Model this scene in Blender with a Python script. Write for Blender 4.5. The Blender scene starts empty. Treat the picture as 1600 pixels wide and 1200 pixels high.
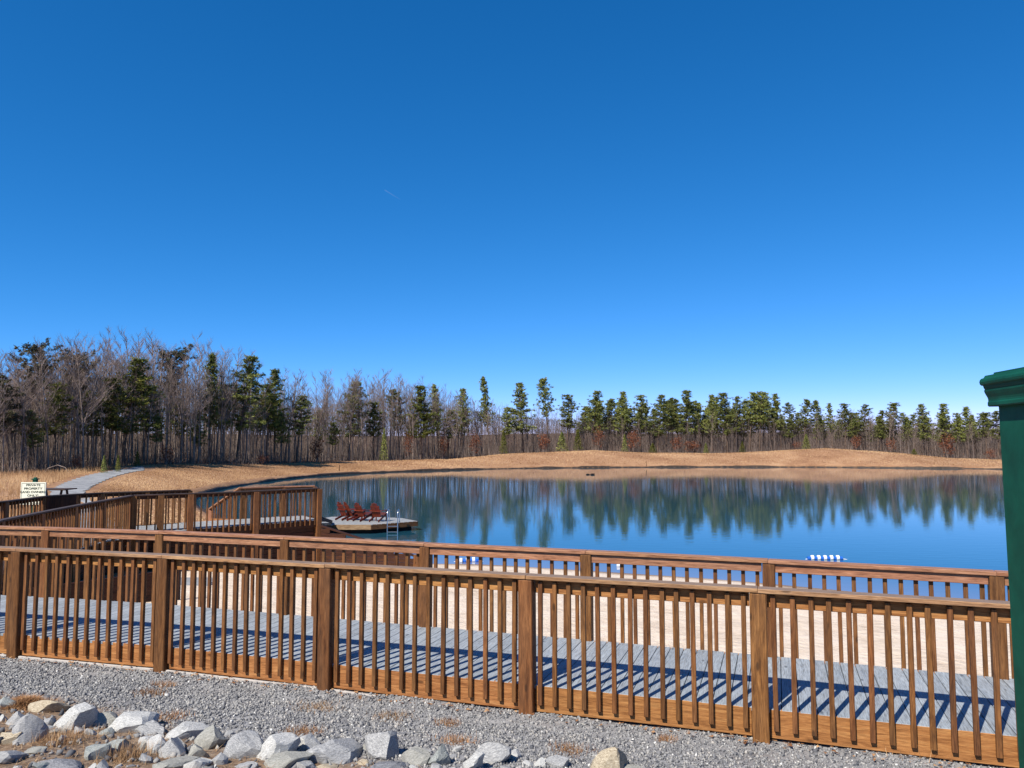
import bpy, math, random
import numpy as np
from mathutils import Vector, Matrix

random.seed(7)
RNG = np.random.default_rng(11)
S = bpy.context.scene
C = S.collection

# ------------------------------------------------------------------ camera
CAM_Z = 4.2
F_PX, HORIZON_Y = 1200.0, 692.0
PITCH = math.atan((HORIZON_Y - 600) / F_PX)
cd = bpy.data.cameras.new('camera'); cam = bpy.data.objects.new('camera', cd); C.objects.link(cam)
cd.sensor_width = 36.0; cd.lens = 36.0 * F_PX / 1600.0; cd.clip_start = 0.05; cd.clip_end = 9000
cam.location = (0, 0, CAM_Z); cam.rotation_euler = (math.pi / 2 + PITCH, 0, 0)
S.camera = cam

# ------------------------------------------------------------------ light
SUN_EL = math.radians(47.5)
SHX, SHY = 0.60, 0.80                      # shadows run this way on the ground
w = bpy.data.worlds.new('World'); S.world = w; w.use_nodes = True
nt = w.node_tree; nt.nodes.clear()
sky = nt.nodes.new('ShaderNodeTexSky'); sky.sky_type = 'NISHITA'; sky.sun_disc = False
sky.sun_elevation = SUN_EL; sky.sun_rotation = math.atan2(-SHX, -SHY)
sky.altitude = 3000; sky.air_density = 0.6; sky.dust_density = 0.0; sky.ozone_density = 6.0
# a phone camera's tone curve for this very clear, deep blue sky: one power per channel, the same everywhere in the sky
sep = nt.nodes.new('ShaderNodeSeparateColor'); com = nt.nodes.new('ShaderNodeCombineColor')
nt.links.new(sky.outputs[0], sep.inputs[0])
for ch, (kk, pw) in enumerate(((0.47, 1.78), (1.33, 0.88), (2.15, 0.75))):
    p_ = nt.nodes.new('ShaderNodeMath'); p_.operation = 'POWER'; p_.inputs[1].default_value = pw
    q_ = nt.nodes.new('ShaderNodeMath'); q_.operation = 'MULTIPLY'; q_.inputs[1].default_value = kk
    nt.links.new(sep.outputs[ch], p_.inputs[0]); nt.links.new(p_.outputs[0], q_.inputs[0]); nt.links.new(q_.outputs[0], com.inputs[ch])
bg = nt.nodes.new('ShaderNodeBackground'); bg.inputs['Strength'].default_value = 0.1
wo = nt.nodes.new('ShaderNodeOutputWorld')
nt.links.new(com.outputs[0], bg.inputs['Color'])
nt.links.new(bg.outputs[0], wo.inputs['Surface'])
sl = bpy.data.lights.new('sun', 'SUN'); sl.energy = 5.0; sl.angle = math.radians(0.53); sl.color = (1.0, 0.93, 0.82)
so = bpy.data.objects.new('sun', sl); C.objects.link(so)
SD = Vector((SHX * math.cos(SUN_EL), SHY * math.cos(SUN_EL), -math.sin(SUN_EL)))
so.rotation_euler = SD.to_track_quat('-Z', 'Y').to_euler(); so.location = (-20, -20, 30)
S.view_settings.view_transform = 'Standard'; S.view_settings.look = 'None'
S.view_settings.exposure = 0.5; S.view_settings.gamma = 1.0
S.render.engine = 'CYCLES'

# ------------------------------------------------------------------ helpers
def G(px, py, z):
    """point at height z seen at photo pixel (px, py)"""
    u = (px - 800) / F_PX; v = -(py - 600) / F_PX
    d = (u, math.cos(PITCH) - v * math.sin(PITCH), math.sin(PITCH) + v * math.cos(PITCH))
    t = (z - CAM_Z) / d[2]
    return Vector((d[0] * t, d[1] * t, z))

def zat(py, Y):
    """height seen at photo row py at ground distance Y"""
    v = -(py - 600) / F_PX
    return CAM_Z + Y * (math.sin(PITCH) + v * math.cos(PITCH)) / (math.cos(PITCH) - v * math.sin(PITCH))

def xat(px, Y, z):
    zc = Y * math.cos(PITCH) + (z - CAM_Z) * math.sin(PITCH)
    return (px - 800) / F_PX * zc

def mesh(name, V, Fc, mat=None, smooth=False):
    me = bpy.data.meshes.new(name)
    V = np.asarray(V, dtype=np.float32)
    if isinstance(Fc, np.ndarray):
        n, k = Fc.shape
        me.vertices.add(len(V)); me.vertices.foreach_set('co', V.ravel())
        me.loops.add(n * k); me.loops.foreach_set('vertex_index', Fc.astype(np.int32).ravel())
        me.polygons.add(n); me.polygons.foreach_set('loop_start', np.arange(0, n * k, k, dtype=np.int32))
        if smooth: me.polygons.foreach_set('use_smooth', np.ones(n, dtype=bool))
        me.update(calc_edges=True)
    else:
        me.from_pydata([tuple(map(float, v)) for v in V], [], Fc)
        if smooth:
            for p in me.polygons: p.use_smooth = True
    if mat: me.materials.append(mat)
    return me

def tag(o, label=None, cat=None, group=None, kind=None):
    if label: o['label'] = label
    if cat: o['category'] = cat
    if group: o['group'] = group
    if kind: o['kind'] = kind
    return o

def link(name, me, parent=None, loc=None, label=None, cat=None, group=None, kind=None):
    o = bpy.data.objects.new(name, me); C.objects.link(o)
    if parent: o.parent = parent
    if loc is not None: o.location = loc
    return tag(o, label, cat, group, kind)

def thing(name, label, cat, loc=(0, 0, 0), group=None, rz=0):
    o = bpy.data.objects.new(name, None); C.objects.link(o); o.location = loc; o.rotation_euler = (0, 0, rz)
    o.empty_display_size = 0.2
    return tag(o, label, cat, group)

def attr(me, name, vals, dom='POINT'):
    a = me.attributes.new(name, 'FLOAT', dom); a.data.foreach_set('value', np.asarray(vals, dtype=np.float32))

# chamfered beam along local X, centred
_bm = {}
def beam_mesh(L, wd, h, mat, c=0.004):
    key = (round(L, 3), round(wd, 4), round(h, 4), mat.name)
    if key in _bm: return _bm[key]
    a, b, d = L / 2, wd / 2, h / 2
    V = []; idx = {}
    for sx in (-1, 1):
        for sy in (-1, 1):
            for sz in (-1, 1):
                for ax in range(3):
                    v = [sx * a, sy * b, sz * d]
                    s = (sx, sy, sz)
                    for k in range(3):
                        if k != ax: v[k] -= s[k] * c
                    idx[(sx, sy, sz, ax)] = len(V); V.append(v)
    Fc = []
    def q(*k): Fc.append([idx[i] for i in k])
    def orient(f, n):
        p = [Vector(V[i]) for i in f]; nn = (p[1] - p[0]).cross(p[2] - p[0])
        return f if nn.dot(n) > 0 else f[::-1]
    R = (-1, 1)
    for s in R:
        Fc.append(orient([idx[(s, y, z, 0)] for y, z in ((-1, -1), (1, -1), (1, 1), (-1, 1))], Vector((s, 0, 0))))
        Fc.append(orient([idx[(x, s, z, 1)] for x, z in ((-1, -1), (1, -1), (1, 1), (-1, 1))], Vector((0, s, 0))))
        Fc.append(orient([idx[(x, y, s, 2)] for x, y in ((-1, -1), (1, -1), (1, 1), (-1, 1))], Vector((0, 0, s))))
    for s in R:
        for t in R:
            Fc.append(orient([idx[(-1, s, t, 1)], idx[(1, s, t, 1)], idx[(1, s, t, 2)], idx[(-1, s, t, 2)]], Vector((0, s, t))))
            Fc.append(orient([idx[(s, -1, t, 0)], idx[(s, 1, t, 0)], idx[(s, 1, t, 2)], idx[(s, -1, t, 2)]], Vector((s, 0, t))))
            Fc.append(orient([idx[(s, t, -1, 0)], idx[(s, t, 1, 0)], idx[(s, t, 1, 1)], idx[(s, t, -1, 1)]], Vector((s, t, 0))))
            for r in R:
                Fc.append(orient([idx[(s, t, r, 0)], idx[(s, t, r, 1)], idx[(s, t, r, 2)]], Vector((s, t, r))))
    me = mesh('beam', V, Fc, mat); _bm[key] = me
    return me

def beam(name, parent, p0, p1, wd, h, mat, up=(0, 0, 1), c=0.004, label=None, roll=0.0):
    p0 = Vector(p0); p1 = Vector(p1); x = (p1 - p0); L = x.length; x.normalize()
    up = Vector(up)
    if abs(x.dot(up)) > 0.99: up = Vector((0, 1, 0))
    y = up.cross(x).normalized(); z = x.cross(y)
    M = Matrix((x, y, z)).transposed().to_4x4()
    if roll: M = M @ Matrix.Rotation(roll, 4, 'X')
    M.translation = (p0 + p1) / 2 - (Vector(parent.location) if parent else Vector())
    o = bpy.data.objects.new(name, beam_mesh(L, wd, h, mat, c)); C.objects.link(o)
    if parent: o.parent = parent
    o.matrix_basis = M
    if label: o['label'] = label
    return o

def tube(pts, rad, k=8, cap=True):
    """tube mesh data through pts with radii"""
    pts = [Vector(p) for p in pts]; V = []; Fc = []
    if not hasattr(rad, '__len__'): rad = [rad] * len(pts)
    ref = None
    for i, p in enumerate(pts):
        d = (pts[min(i + 1, len(pts) - 1)] - pts[max(i - 1, 0)]).normalized()
        if ref is None:
            ref = Vector((0, 0, 1)) if abs(d.z) < 0.9 else Vector((1, 0, 0))
        a = (ref - d * ref.dot(d)).normalized(); ref = a; b = d.cross(a)
        for j in range(k):
            t = 2 * math.pi * j / k
            V.append(p + (a * math.cos(t) + b * math.sin(t)) * rad[i])
    for i in range(len(pts) - 1):
        for j in range(k):
            Fc.append([i * k + j, i * k + (j + 1) % k, (i + 1) * k + (j + 1) % k, (i + 1) * k + j])
    if cap:
        Fc.append(list(range(k))[::-1]); Fc.append([(len(pts) - 1) * k + j for j in range(k)])
    return V, Fc

# ------------------------------------------------------------------ materials
def newmat(name):
    m = bpy.data.materials.new(name); m.use_nodes = True
    n = m.node_tree.nodes; b = n['Principled BSDF']
    b.inputs['Roughness'].default_value = 0.8
    try: b.inputs['Specular IOR Level'].default_value = 0.25
    except KeyError: pass
    return m, n, m.node_tree.links, b

def ramp(n, stops):
    r = n.new('ShaderNodeValToRGB'); e = r.color_ramp.elements
    while len(e) < len(stops): e.new(0.5)
    for i, (p, c) in enumerate(stops):
        e[i].position = p; e[i].color = (*c, 1)
    return r

def noise(n, l, vec, scale, detail=4, rough=0.55, dist=0.0):
    t = n.new('ShaderNodeTexNoise'); t.inputs['Scale'].default_value = scale
    t.inputs['Detail'].default_value = detail; t.inputs['Roughness'].default_value = rough
    t.inputs['Distortion'].default_value = dist
    if vec is not None: l.new(vec, t.inputs['Vector'])
    return t

def mix(n, l, a, b, f, mode='MIX'):
    m = n.new('ShaderNodeMix'); m.data_type = 'RGBA'; m.blend_type = mode
    for s, v in ((m.inputs[6], a), (m.inputs[7], b), (m.inputs[0], f)):
        if hasattr(v, 'is_linked'): l.new(v, s)
        elif hasattr(v, '__len__'): s.default_value = (*v, 1)
        else: s.default_value = v
    return m.outputs[2]

def math_(n, l, op, a, b=0.0, clamp=False):
    m = n.new('ShaderNodeMath'); m.operation = op; m.use_clamp = clamp
    for s, v in ((m.inputs[0], a), (m.inputs[1], b)):
        if hasattr(v, 'is_linked'): l.new(v, s)
        else: s.default_value = v
    return m.outputs[0]

def bump(n, l, b, h, strength, dist=0.01):
    u = n.new('ShaderNodeBump'); u.inputs['Strength'].default_value = strength; u.inputs['Distance'].default_value = dist
    l.new(h, u.inputs['Height']); l.new(u.outputs[0], b.inputs['Normal']); return u

def wood(name, dark, mid, light, grey=None, grey_top=0.0, rough=0.62, var=0.25):
    m, n, l, b = newmat(name)
    b.inputs['Roughness'].default_value = rough
    tc = n.new('ShaderNodeTexCoord'); oi = n.new('ShaderNodeObjectInfo')
    off = n.new('ShaderNodeVectorMath'); off.operation = 'SCALE'; off.inputs[0].default_value = (37.0, 91.0, 53.0)
    l.new(oi.outputs['Random'], off.inputs['Scale'])
    ad = n.new('ShaderNodeVectorMath'); ad.operation = 'ADD'
    l.new(tc.outputs['Object'], ad.inputs[0]); l.new(off.outputs[0], ad.inputs[1])
    mp = n.new('ShaderNodeMapping'); mp.inputs['Scale'].default_value = (1.0, 9, 9); l.new(ad.outputs[0], mp.inputs[0])
    n1 = noise(n, l, mp.outputs[0], 2.2, 5, 0.68, 1.1)
    mp2 = n.new('ShaderNodeMapping'); mp2.inputs['Scale'].default_value = (3.0, 70, 70); l.new(ad.outputs[0], mp2.inputs[0])
    n2 = noise(n, l, mp2.outputs[0], 2.5, 4, 0.65)
    r = ramp(n, [(0.3, dark), (0.52, mid), (0.75, light)]); l.new(n1.outputs[0], r.inputs[0])
    g = ramp(n, [(0.36, (0.40, 0.35, 0.31)), (0.56, (1.10, 1.09, 1.08))]); l.new(n2.outputs[0], g.inputs[0])
    col = mix(n, l, r.outputs[0], g.outputs[0], 0.75, 'MULTIPLY')
    # knots
    mk = n.new('ShaderNodeMapping'); mk.inputs['Scale'].default_value = (3.0, 8, 8); l.new(ad.outputs[0], mk.inputs[0])
    vo = n.new('ShaderNodeTexVoronoi'); vo.inputs['Scale'].default_value = 0.9; l.new(mk.outputs[0], vo.inputs['Vector'])
    kr = ramp(n, [(0.0, (1, 1, 1)), (0.07, (1, 1, 1)), (0.13, (0, 0, 0))]); l.new(vo.outputs['Distance'], kr.inputs[0])
    kf = math_(n, l, 'MULTIPLY', kr.outputs[0], 0.75)
    col = mix(n, l, col, tuple(x * 0.35 for x in dark), kf)
    # per piece tone
    hv = n.new('ShaderNodeHueSaturation')
    mr = n.new('ShaderNodeMapRange'); mr.inputs[3].default_value = 1 - var; mr.inputs[4].default_value = 1 + var
    l.new(oi.outputs['Random'], mr.inputs[0]); l.new(mr.outputs[0], hv.inputs['Value'])
    mr2 = n.new('ShaderNodeMapRange'); mr2.inputs[3].default_value = 0.495; mr2.inputs[4].default_value = 0.506
    fr = math_(n, l, 'FRACT', math_(n, l, 'MULTIPLY', oi.outputs['Random'], 17.3)); l.new(fr, mr2.inputs[0]); l.new(mr2.outputs[0], hv.inputs['Hue'])
    l.new(col, hv.inputs['Color']); col = hv.outputs[0]
    if grey:
        ge = n.new('ShaderNodeNewGeometry'); sp = n.new('ShaderNodeSeparateXYZ'); l.new(ge.outputs['Normal'], sp.inputs[0])
        up = n.new('ShaderNodeMapRange'); up.inputs[1].default_value = 0.5; up.inputs[2].default_value = 0.9
        l.new(sp.outputs[2], up.inputs[0])
        n3 = noise(n, l, mp.outputs[0], 1.1, 4, 0.6)
        gr = ramp(n, [(0.3, (0, 0, 0)), (0.6, (1, 1, 1))]); l.new(n3.outputs[0], gr.inputs[0])
        f = math_(n, l, 'MULTIPLY', up.outputs[0], grey_top)
        f2 = math_(n, l, 'MULTIPLY', gr.outputs[0], 0.3)
        f = math_(n, l, 'MAXIMUM', f, f2)
        gc = mix(n, l, grey, g.outputs[0], 0.7, 'MULTIPLY')
        col = mix(n, l, col, gc, f)
    l.new(col, b.inputs['Base Color'])
    bump(n, l, b, n2.outputs[0], 0.35, 0.004)
    return m

M_brown = wood('stained wood', (0.060, 0.021, 0.006), (0.18, 0.070, 0.020), (0.32, 0.14, 0.045), grey=(0.15, 0.088, 0.048), grey_top=0.4, var=0.24)
M_orange = wood('fresh stained wood', (0.21, 0.082, 0.024), (0.37, 0.165, 0.054), (0.50, 0.26, 0.095), rough=0.7, var=0.12)
M_cap = wood('weathered cap wood', (0.17, 0.075, 0.028), (0.37, 0.19, 0.08), (0.56, 0.34, 0.17), grey=(0.22, 0.165, 0.125), grey_top=0.85, var=0.15)
M_capb = wood('reddish cap wood', (0.17, 0.065, 0.028), (0.36, 0.165, 0.08), (0.54, 0.30, 0.17), grey=(0.30, 0.17, 0.12), grey_top=0.5, var=0.12)
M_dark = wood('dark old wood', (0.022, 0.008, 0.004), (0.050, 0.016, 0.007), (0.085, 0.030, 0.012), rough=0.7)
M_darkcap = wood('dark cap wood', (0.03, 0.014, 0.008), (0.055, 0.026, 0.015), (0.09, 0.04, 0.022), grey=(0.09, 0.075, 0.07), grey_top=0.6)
M_dock = wood('dock rim wood', (0.14, 0.08, 0.04), (0.26, 0.16, 0.09), (0.36, 0.25, 0.15))
M_redwood = wood('red chair wood', (0.09, 0.014, 0.007), (0.18, 0.028, 0.012), (0.27, 0.05, 0.02), rough=0.45, var=0.15)
M_deck = wood('blue grey painted boards', (0.22, 0.255, 0.295), (0.29, 0.33, 0.37), (0.35, 0.385, 0.42), rough=0.6, var=0.10)
M_deckpale = wood('pale grey boards', (0.20, 0.21, 0.22), (0.29, 0.305, 0.315), (0.38, 0.39, 0.39), rough=0.7, var=0.06)

def flat(name, col, rough=0.7, nscale=8, amt=0.25, bstr=0.2, metallic=0.0, coord='Object'):
    m, n, l, b = newmat(name)
    tc = n.new('ShaderNodeTexCoord'); t = noise(n, l, tc.outputs[coord], nscale, 6, 0.6)
    r = ramp(n, [(0.3, tuple(c * (1 - amt) for c in col)), (0.7, tuple(min(1, c * (1 + amt)) for c in col))]); l.new(t.outputs[0], r.inputs[0])
    l.new(r.outputs[0], b.inputs['Base Color']); b.inputs['Roughness'].default_value = rough
    b.inputs['Metallic'].default_value = metallic
    if bstr: bump(n, l, b, t.outputs[0], bstr, 0.01)
    return m

def shade_mat(name, stops, rough=0.85, spec=0.2, sub=None):
    """colour from the 'shade' attribute (own colour of each stone, blade or leaf)"""
    m, n, l, b = newmat(name)
    a = n.new('ShaderNodeAttribute'); a.attribute_name = 'shade'
    r = ramp(n, stops); l.new(a.outputs['Fac'], r.inputs[0])
    oi = n.new('ShaderNodeObjectInfo'); hv = n.new('ShaderNodeHueSaturation')
    mr = n.new('ShaderNodeMapRange'); mr.inputs[3].default_value = 0.7; mr.inputs[4].default_value = 1.3
    l.new(oi.outputs['Random'], mr.inputs[0]); l.new(mr.outputs[0], hv.inputs['Value']); l.new(r.outputs[0], hv.inputs['Color'])
    l.new(hv.outputs[0], b.inputs['Base Color']); b.inputs['Roughness'].default_value = rough
    b.inputs['Specular IOR Level'].default_value = spec
    return m

M_bark = flat('grey bark', (0.23, 0.18, 0.15), 0.9, 3, 0.45, 0)
M_barkpale = flat('pale bark', (0.42, 0.36, 0.31), 0.9, 2, 0.4, 0)
M_barkpine = flat('pine bark', (0.14, 0.095, 0.07), 0.9, 3, 0.4, 0)
M_twig = flat('twig bark', (0.25, 0.19, 0.165), 0.9, 0.5, 0.3, 0)
M_needle = shade_mat('pine needles', [(0.0, (0.065, 0.08, 0.022)), (0.5, (0.18, 0.20, 0.05)), (1.0, (0.33, 0.33, 0.10))])
M_needle_y = shade_mat('yellowish needles', [(0.0, (0.05, 0.065, 0.014)), (0.5, (0.12, 0.13, 0.026)), (1.0, (0.22, 0.20, 0.04))])
M_needle_d = shade_mat('dull needles', [(0.0, (0.04, 0.04, 0.022)), (0.5, (0.085, 0.08, 0.04)), (1.0, (0.14, 0.12, 0.06))])
M_redleaf = shade_mat('dead red leaves', [(0.0, (0.07, 0.025, 0.014)), (0.5, (0.15, 0.050, 0.025)), (1.0, (0.24, 0.095, 0.045))])
M_straw = shade_mat('dry grass', [(0.0, (0.16, 0.085, 0.042)), (0.5, (0.31, 0.185, 0.095)), (1.0, (0.47, 0.32, 0.18))])
M_rust = shade_mat('pine straw', [(0.0, (0.11, 0.045, 0.02)), (0.5, (0.27, 0.13, 0.055)), (1.0, (0.42, 0.25, 0.12))])
M_stone = shade_mat('crushed stone', [(0.0, (0.10, 0.105, 0.12)), (0.3, (0.24, 0.24, 0.245)), (0.65, (0.38, 0.375, 0.365)), (0.9, (0.50, 0.47, 0.43)), (1.0, (0.75, 0.74, 0.71))])
M_white = flat('white plastic', (0.8, 0.8, 0.8), 0.4, 8, 0.03, 0)
M_bluep = flat('blue plastic', (0.02, 0.12, 0.5), 0.35, 8, 0.1, 0)
M_green = flat('green paint', (0.003, 0.072, 0.042), 0.62, 5, 0.4, 0.25)
M_metal = flat('ladder metal', (0.72, 0.73, 0.75), 0.3, 8, 0.05, 0, 1.0)
M_signp = flat('sign panel', (0.78, 0.77, 0.62), 0.5, 5, 0.05, 0)
M_ink = flat('sign lettering', (0.03, 0.05, 0.03), 0.6, 5, 0.05, 0)
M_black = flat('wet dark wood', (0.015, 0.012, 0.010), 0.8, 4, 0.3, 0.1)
M_strip = flat('pale footing', (0.42, 0.39, 0.36), 0.8, 10, 0.15, 0.1)

# grass bank
def ground_mat(name, stops, scales, bs, extra=None):
    m, n, l, b = newmat(name)
    g = n.new('ShaderNodeNewGeometry')
    n1 = noise(n, l, g.outputs['Position'], scales[0], 6, 0.65)
    n2 = noise(n, l, g.outputs['Position'], scales[1], 5, 0.7)
    f = math_(n, l, 'ADD', math_(n, l, 'MULTIPLY', n1.outputs[0], 0.55), math_(n, l, 'MULTIPLY', n2.outputs[0], 0.45))
    r = ramp(n, stops); l.new(f, r.inputs[0]); col = r.outputs[0]
    if extra: col = extra(n, l, g, col)
    l.new(col, b.inputs['Base Color']); b.inputs['Roughness'].default_value = 0.95
    bump(n, l, b, n2.outputs[0], bs[0], bs[1])
    return m

def bank_extra(n, l, g, col):
    # damp dark soil right at the waterline, leaf litter in the woods
    sp = n.new('ShaderNodeSeparateXYZ'); l.new(g.outputs['Position'], sp.inputs[0])
    a = n.new('ShaderNodeAttribute'); a.attribute_name = 'wet'
    c = mix(n, l, col, (0.035, 0.024, 0.016), a.outputs['Fac'])
    a2 = n.new('ShaderNodeAttribute'); a2.attribute_name = 'litter'
    nn = noise(n, l, g.outputs['Position'], 0.8, 5, 0.7)
    lr = ramp(n, [(0.35, (0.055, 0.03, 0.018)), (0.65, (0.16, 0.075, 0.04))]); l.new(nn.outputs[0], lr.inputs[0])
    return mix(n, l, c, lr.outputs[0], a2.outputs['Fac'])
M_bank = ground_mat('tan winter grass', [(0.36, (0.17, 0.082, 0.042)), (0.46, (0.29, 0.155, 0.082)), (0.57, (0.37, 0.215, 0.118)), (0.68, (0.45, 0.295, 0.175))], (0.22, 5.0), (0.7, 0.12), bank_extra)
def sand_extra(n, l, g, col):
    a = n.new('ShaderNodeAttribute'); a.attribute_name = 'wet'
    return mix(n, l, col, (0.22, 0.145, 0.10), a.outputs['Fac'])
M_sand = ground_mat('pale beach sand', [(0.35, (0.50, 0.39, 0.29)), (0.5, (0.68, 0.555, 0.43)), (0.65, (0.76, 0.64, 0.52))], (0.8, 4.5), (0.8, 0.10), sand_extra)
M_path = ground_mat('grey path gravel', [(0.38, (0.17, 0.17, 0.175)), (0.5, (0.27, 0.275, 0.28)), (0.64, (0.38, 0.38, 0.38))], (1.2, 22.0), (0.6, 0.02))
def gravel_extra(n, l, g, col):
    nn = noise(n, l, g.outputs['Position'], 1.3, 4, 0.6)
    a = n.new('ShaderNodeAttribute'); a.attribute_name = 'soil'
    sr = noise(n, l, g.outputs['Position'], 26, 5, 0.7)
    rr = ramp(n, [(0.33, (0.085, 0.05, 0.03)), (0.5, (0.21, 0.14, 0.09)), (0.66, (0.34, 0.26, 0.18))]); l.new(sr.outputs[0], rr.inputs[0])
    f = math_(n, l, 'ADD', a.outputs['Fac'], math_(n, l, 'MULTIPLY', math_(n, l, 'SUBTRACT', nn.outputs[0], 0.5), 0.9), clamp=True)
    return mix(n, l, col, rr.outputs[0], f)
M_gravel = ground_mat('gravel bed', [(0.38, (0.13, 0.13, 0.135)), (0.5, (0.25, 0.25, 0.255)), (0.64, (0.38, 0.375, 0.37))], (7.0, 60.0), (0.8, 0.01), gravel_extra)

def rock_mat(name, lo, mid, hi):
    m, n, l, b = newmat(name)
    tc = n.new('ShaderNodeTexCoord'); oi = n.new('ShaderNodeObjectInfo')
    off = n.new('ShaderNodeVectorMath'); off.operation = 'SCALE'; off.inputs[0].default_value = (9.0, 31.0, 17.0)
    l.new(oi.outputs['Random'], off.inputs['Scale'])
    ad = n.new('ShaderNodeVectorMath'); ad.operation = 'ADD'; l.new(tc.outputs['Object'], ad.inputs[0]); l.new(off.outputs[0], ad.inputs[1])
    mp = n.new('ShaderNodeMapping'); mp.inputs['Scale'].default_value = (1, 1.5, 4); l.new(ad.outputs[0], mp.inputs[0])
    a = noise(n, l, mp.outputs[0], 7, 6, 0.7, 0.6); c = noise(n, l, ad.outputs[0], 55, 5, 0.7)
    f = math_(n, l, 'ADD', math_(n, l, 'MULTIPLY', a.outputs[0], 0.6), math_(n, l, 'MULTIPLY', c.outputs[0], 0.4))
    r = ramp(n, [(0.38, lo), (0.5, mid), (0.61, hi)]); l.new(f, r.inputs[0]); l.new(r.outputs[0], b.inputs['Base Color'])
    b.inputs['Roughness'].default_value = 0.85
    h = math_(n, l, 'ADD', a.outputs[0], c.outputs[0])
    bump(n, l, b, h, 0.45, 0.006)
    return m
M_rock = {
    'grey': rock_mat('grey granite', (0.1, 0.105, 0.11), (0.29, 0.29, 0.29), (0.52, 0.52, 0.5)),
    'white': rock_mat('pale granite', (0.17, 0.17, 0.165), (0.41, 0.41, 0.395), (0.66, 0.65, 0.62)),
    'tan': rock_mat('tan sandstone', (0.15, 0.115, 0.075), (0.37, 0.31, 0.22), (0.58, 0.52, 0.40)),
    'olive': rock_mat('olive grey stone', (0.13, 0.13, 0.11), (0.285, 0.28, 0.25), (0.44, 0.43, 0.39)),
    'green': rock_mat('green grey stone', (0.10, 0.11, 0.105), (0.25, 0.265, 0.25), (0.44, 0.455, 0.43)),
    'dark': rock_mat('dark slate', (0.06, 0.062, 0.07), (0.16, 0.165, 0.18), (0.38, 0.38, 0.39)),
}

# water
def water_mat():
    m, n, l, b = newmat('lake water')
    g = n.new('ShaderNodeNewGeometry')
    b.inputs['Base Color'].default_value = (0.010, 0.085, 0.16, 1); b.inputs['Roughness'].default_value = 0.022
    b.inputs['IOR'].default_value = 1.55; b.inputs['Specular IOR Level'].default_value = 0.5
    a = n.new('ShaderNodeAttribute'); a.attribute_name = 'shallow'
    c = mix(n, l, (0.014, 0.070, 0.105), (0.17, 0.19, 0.27), a.outputs['Fac']); l.new(c, b.inputs['Base Color'])
    mp = n.new('ShaderNodeMapping'); mp.inputs['Scale'].default_value = (1.0, 2.2, 1.0); l.new(g.outputs['Position'], mp.inputs[0])
    n1 = noise(n, l, mp.outputs[0], 1.1, 3, 0.5); n2 = noise(n, l, mp.outputs[0], 6.0, 2, 0.5)
    h = math_(n, l, 'ADD', n1.outputs[0], math_(n, l, 'MULTIPLY', n2.outputs[0], 0.12))
    bump(n, l, b, h, 0.045, 0.06)
    return m
M_water = water_mat()

# ------------------------------------------------------------------ terrain
LAKE = np.array([(-3.2, 27), (-1.1, 26.8), (1.1, 26), (3.1, 25.2), (6, 24), (8, 22.9), (10.8, 21.1), (12.4, 20.1), (17, 18.6), (26, 17), (42, 20), (62, 34), (80, 56),
    (90, 82), (88, 104), (78, 123), (69, 128), (55, 133), (39, 134.4), (22, 133), (10.8, 130.5), (0, 126.5), (-9.9, 119), (-18.3, 110),
    (-24.8, 97.5), (-26.6, 84.5), (-26.8, 74.5), (-25.7, 65), (-24, 58), (-20.5, 50), (-16, 42), (-12, 34), (-9, 29.5), (-6, 27.6)])
def smooth_loop(P, m=3):
    n = len(P); out = []
    for i in range(n):
        p0, p1, p2, p3 = P[i - 1], P[i], P[(i + 1) % n], P[(i + 2) % n]
        for k in range(m):
            t = k / m
            q = 0.5 * (2 * p1 + (p2 - p0) * t + (2 * p0 - 5 * p1 + 4 * p2 - p3) * t * t + (3 * p1 - p0 - 3 * p2 + p3) * t ** 3)
            out.append(q)
    return np.array(out)
LAKE = smooth_loop(LAKE)
def lake_sd(X, Y):
    """positive outside the lake, negative inside"""
    P = LAKE; d = np.full(X.shape, 1e9); ins = np.zeros(X.shape, bool)
    for i in range(len(P)):
        x0, y0 = P[i]; x1, y1 = P[(i + 1) % len(P)]
        dx, dy = x1 - x0, y1 - y0
        t = np.clip(((X - x0) * dx + (Y - y0) * dy) / (dx * dx + dy * dy), 0, 1)
        d = np.minimum(d, np.hypot(X - x0 - t * dx, Y - y0 - t * dy))
        if y0 != y1:
            cr = ((y0 > Y) != (y1 > Y)) & (X < (x1 - x0) * (Y - y0) / (y1 - y0) + x0)
            ins ^= cr
    return np.where(ins, -d, d)
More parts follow.
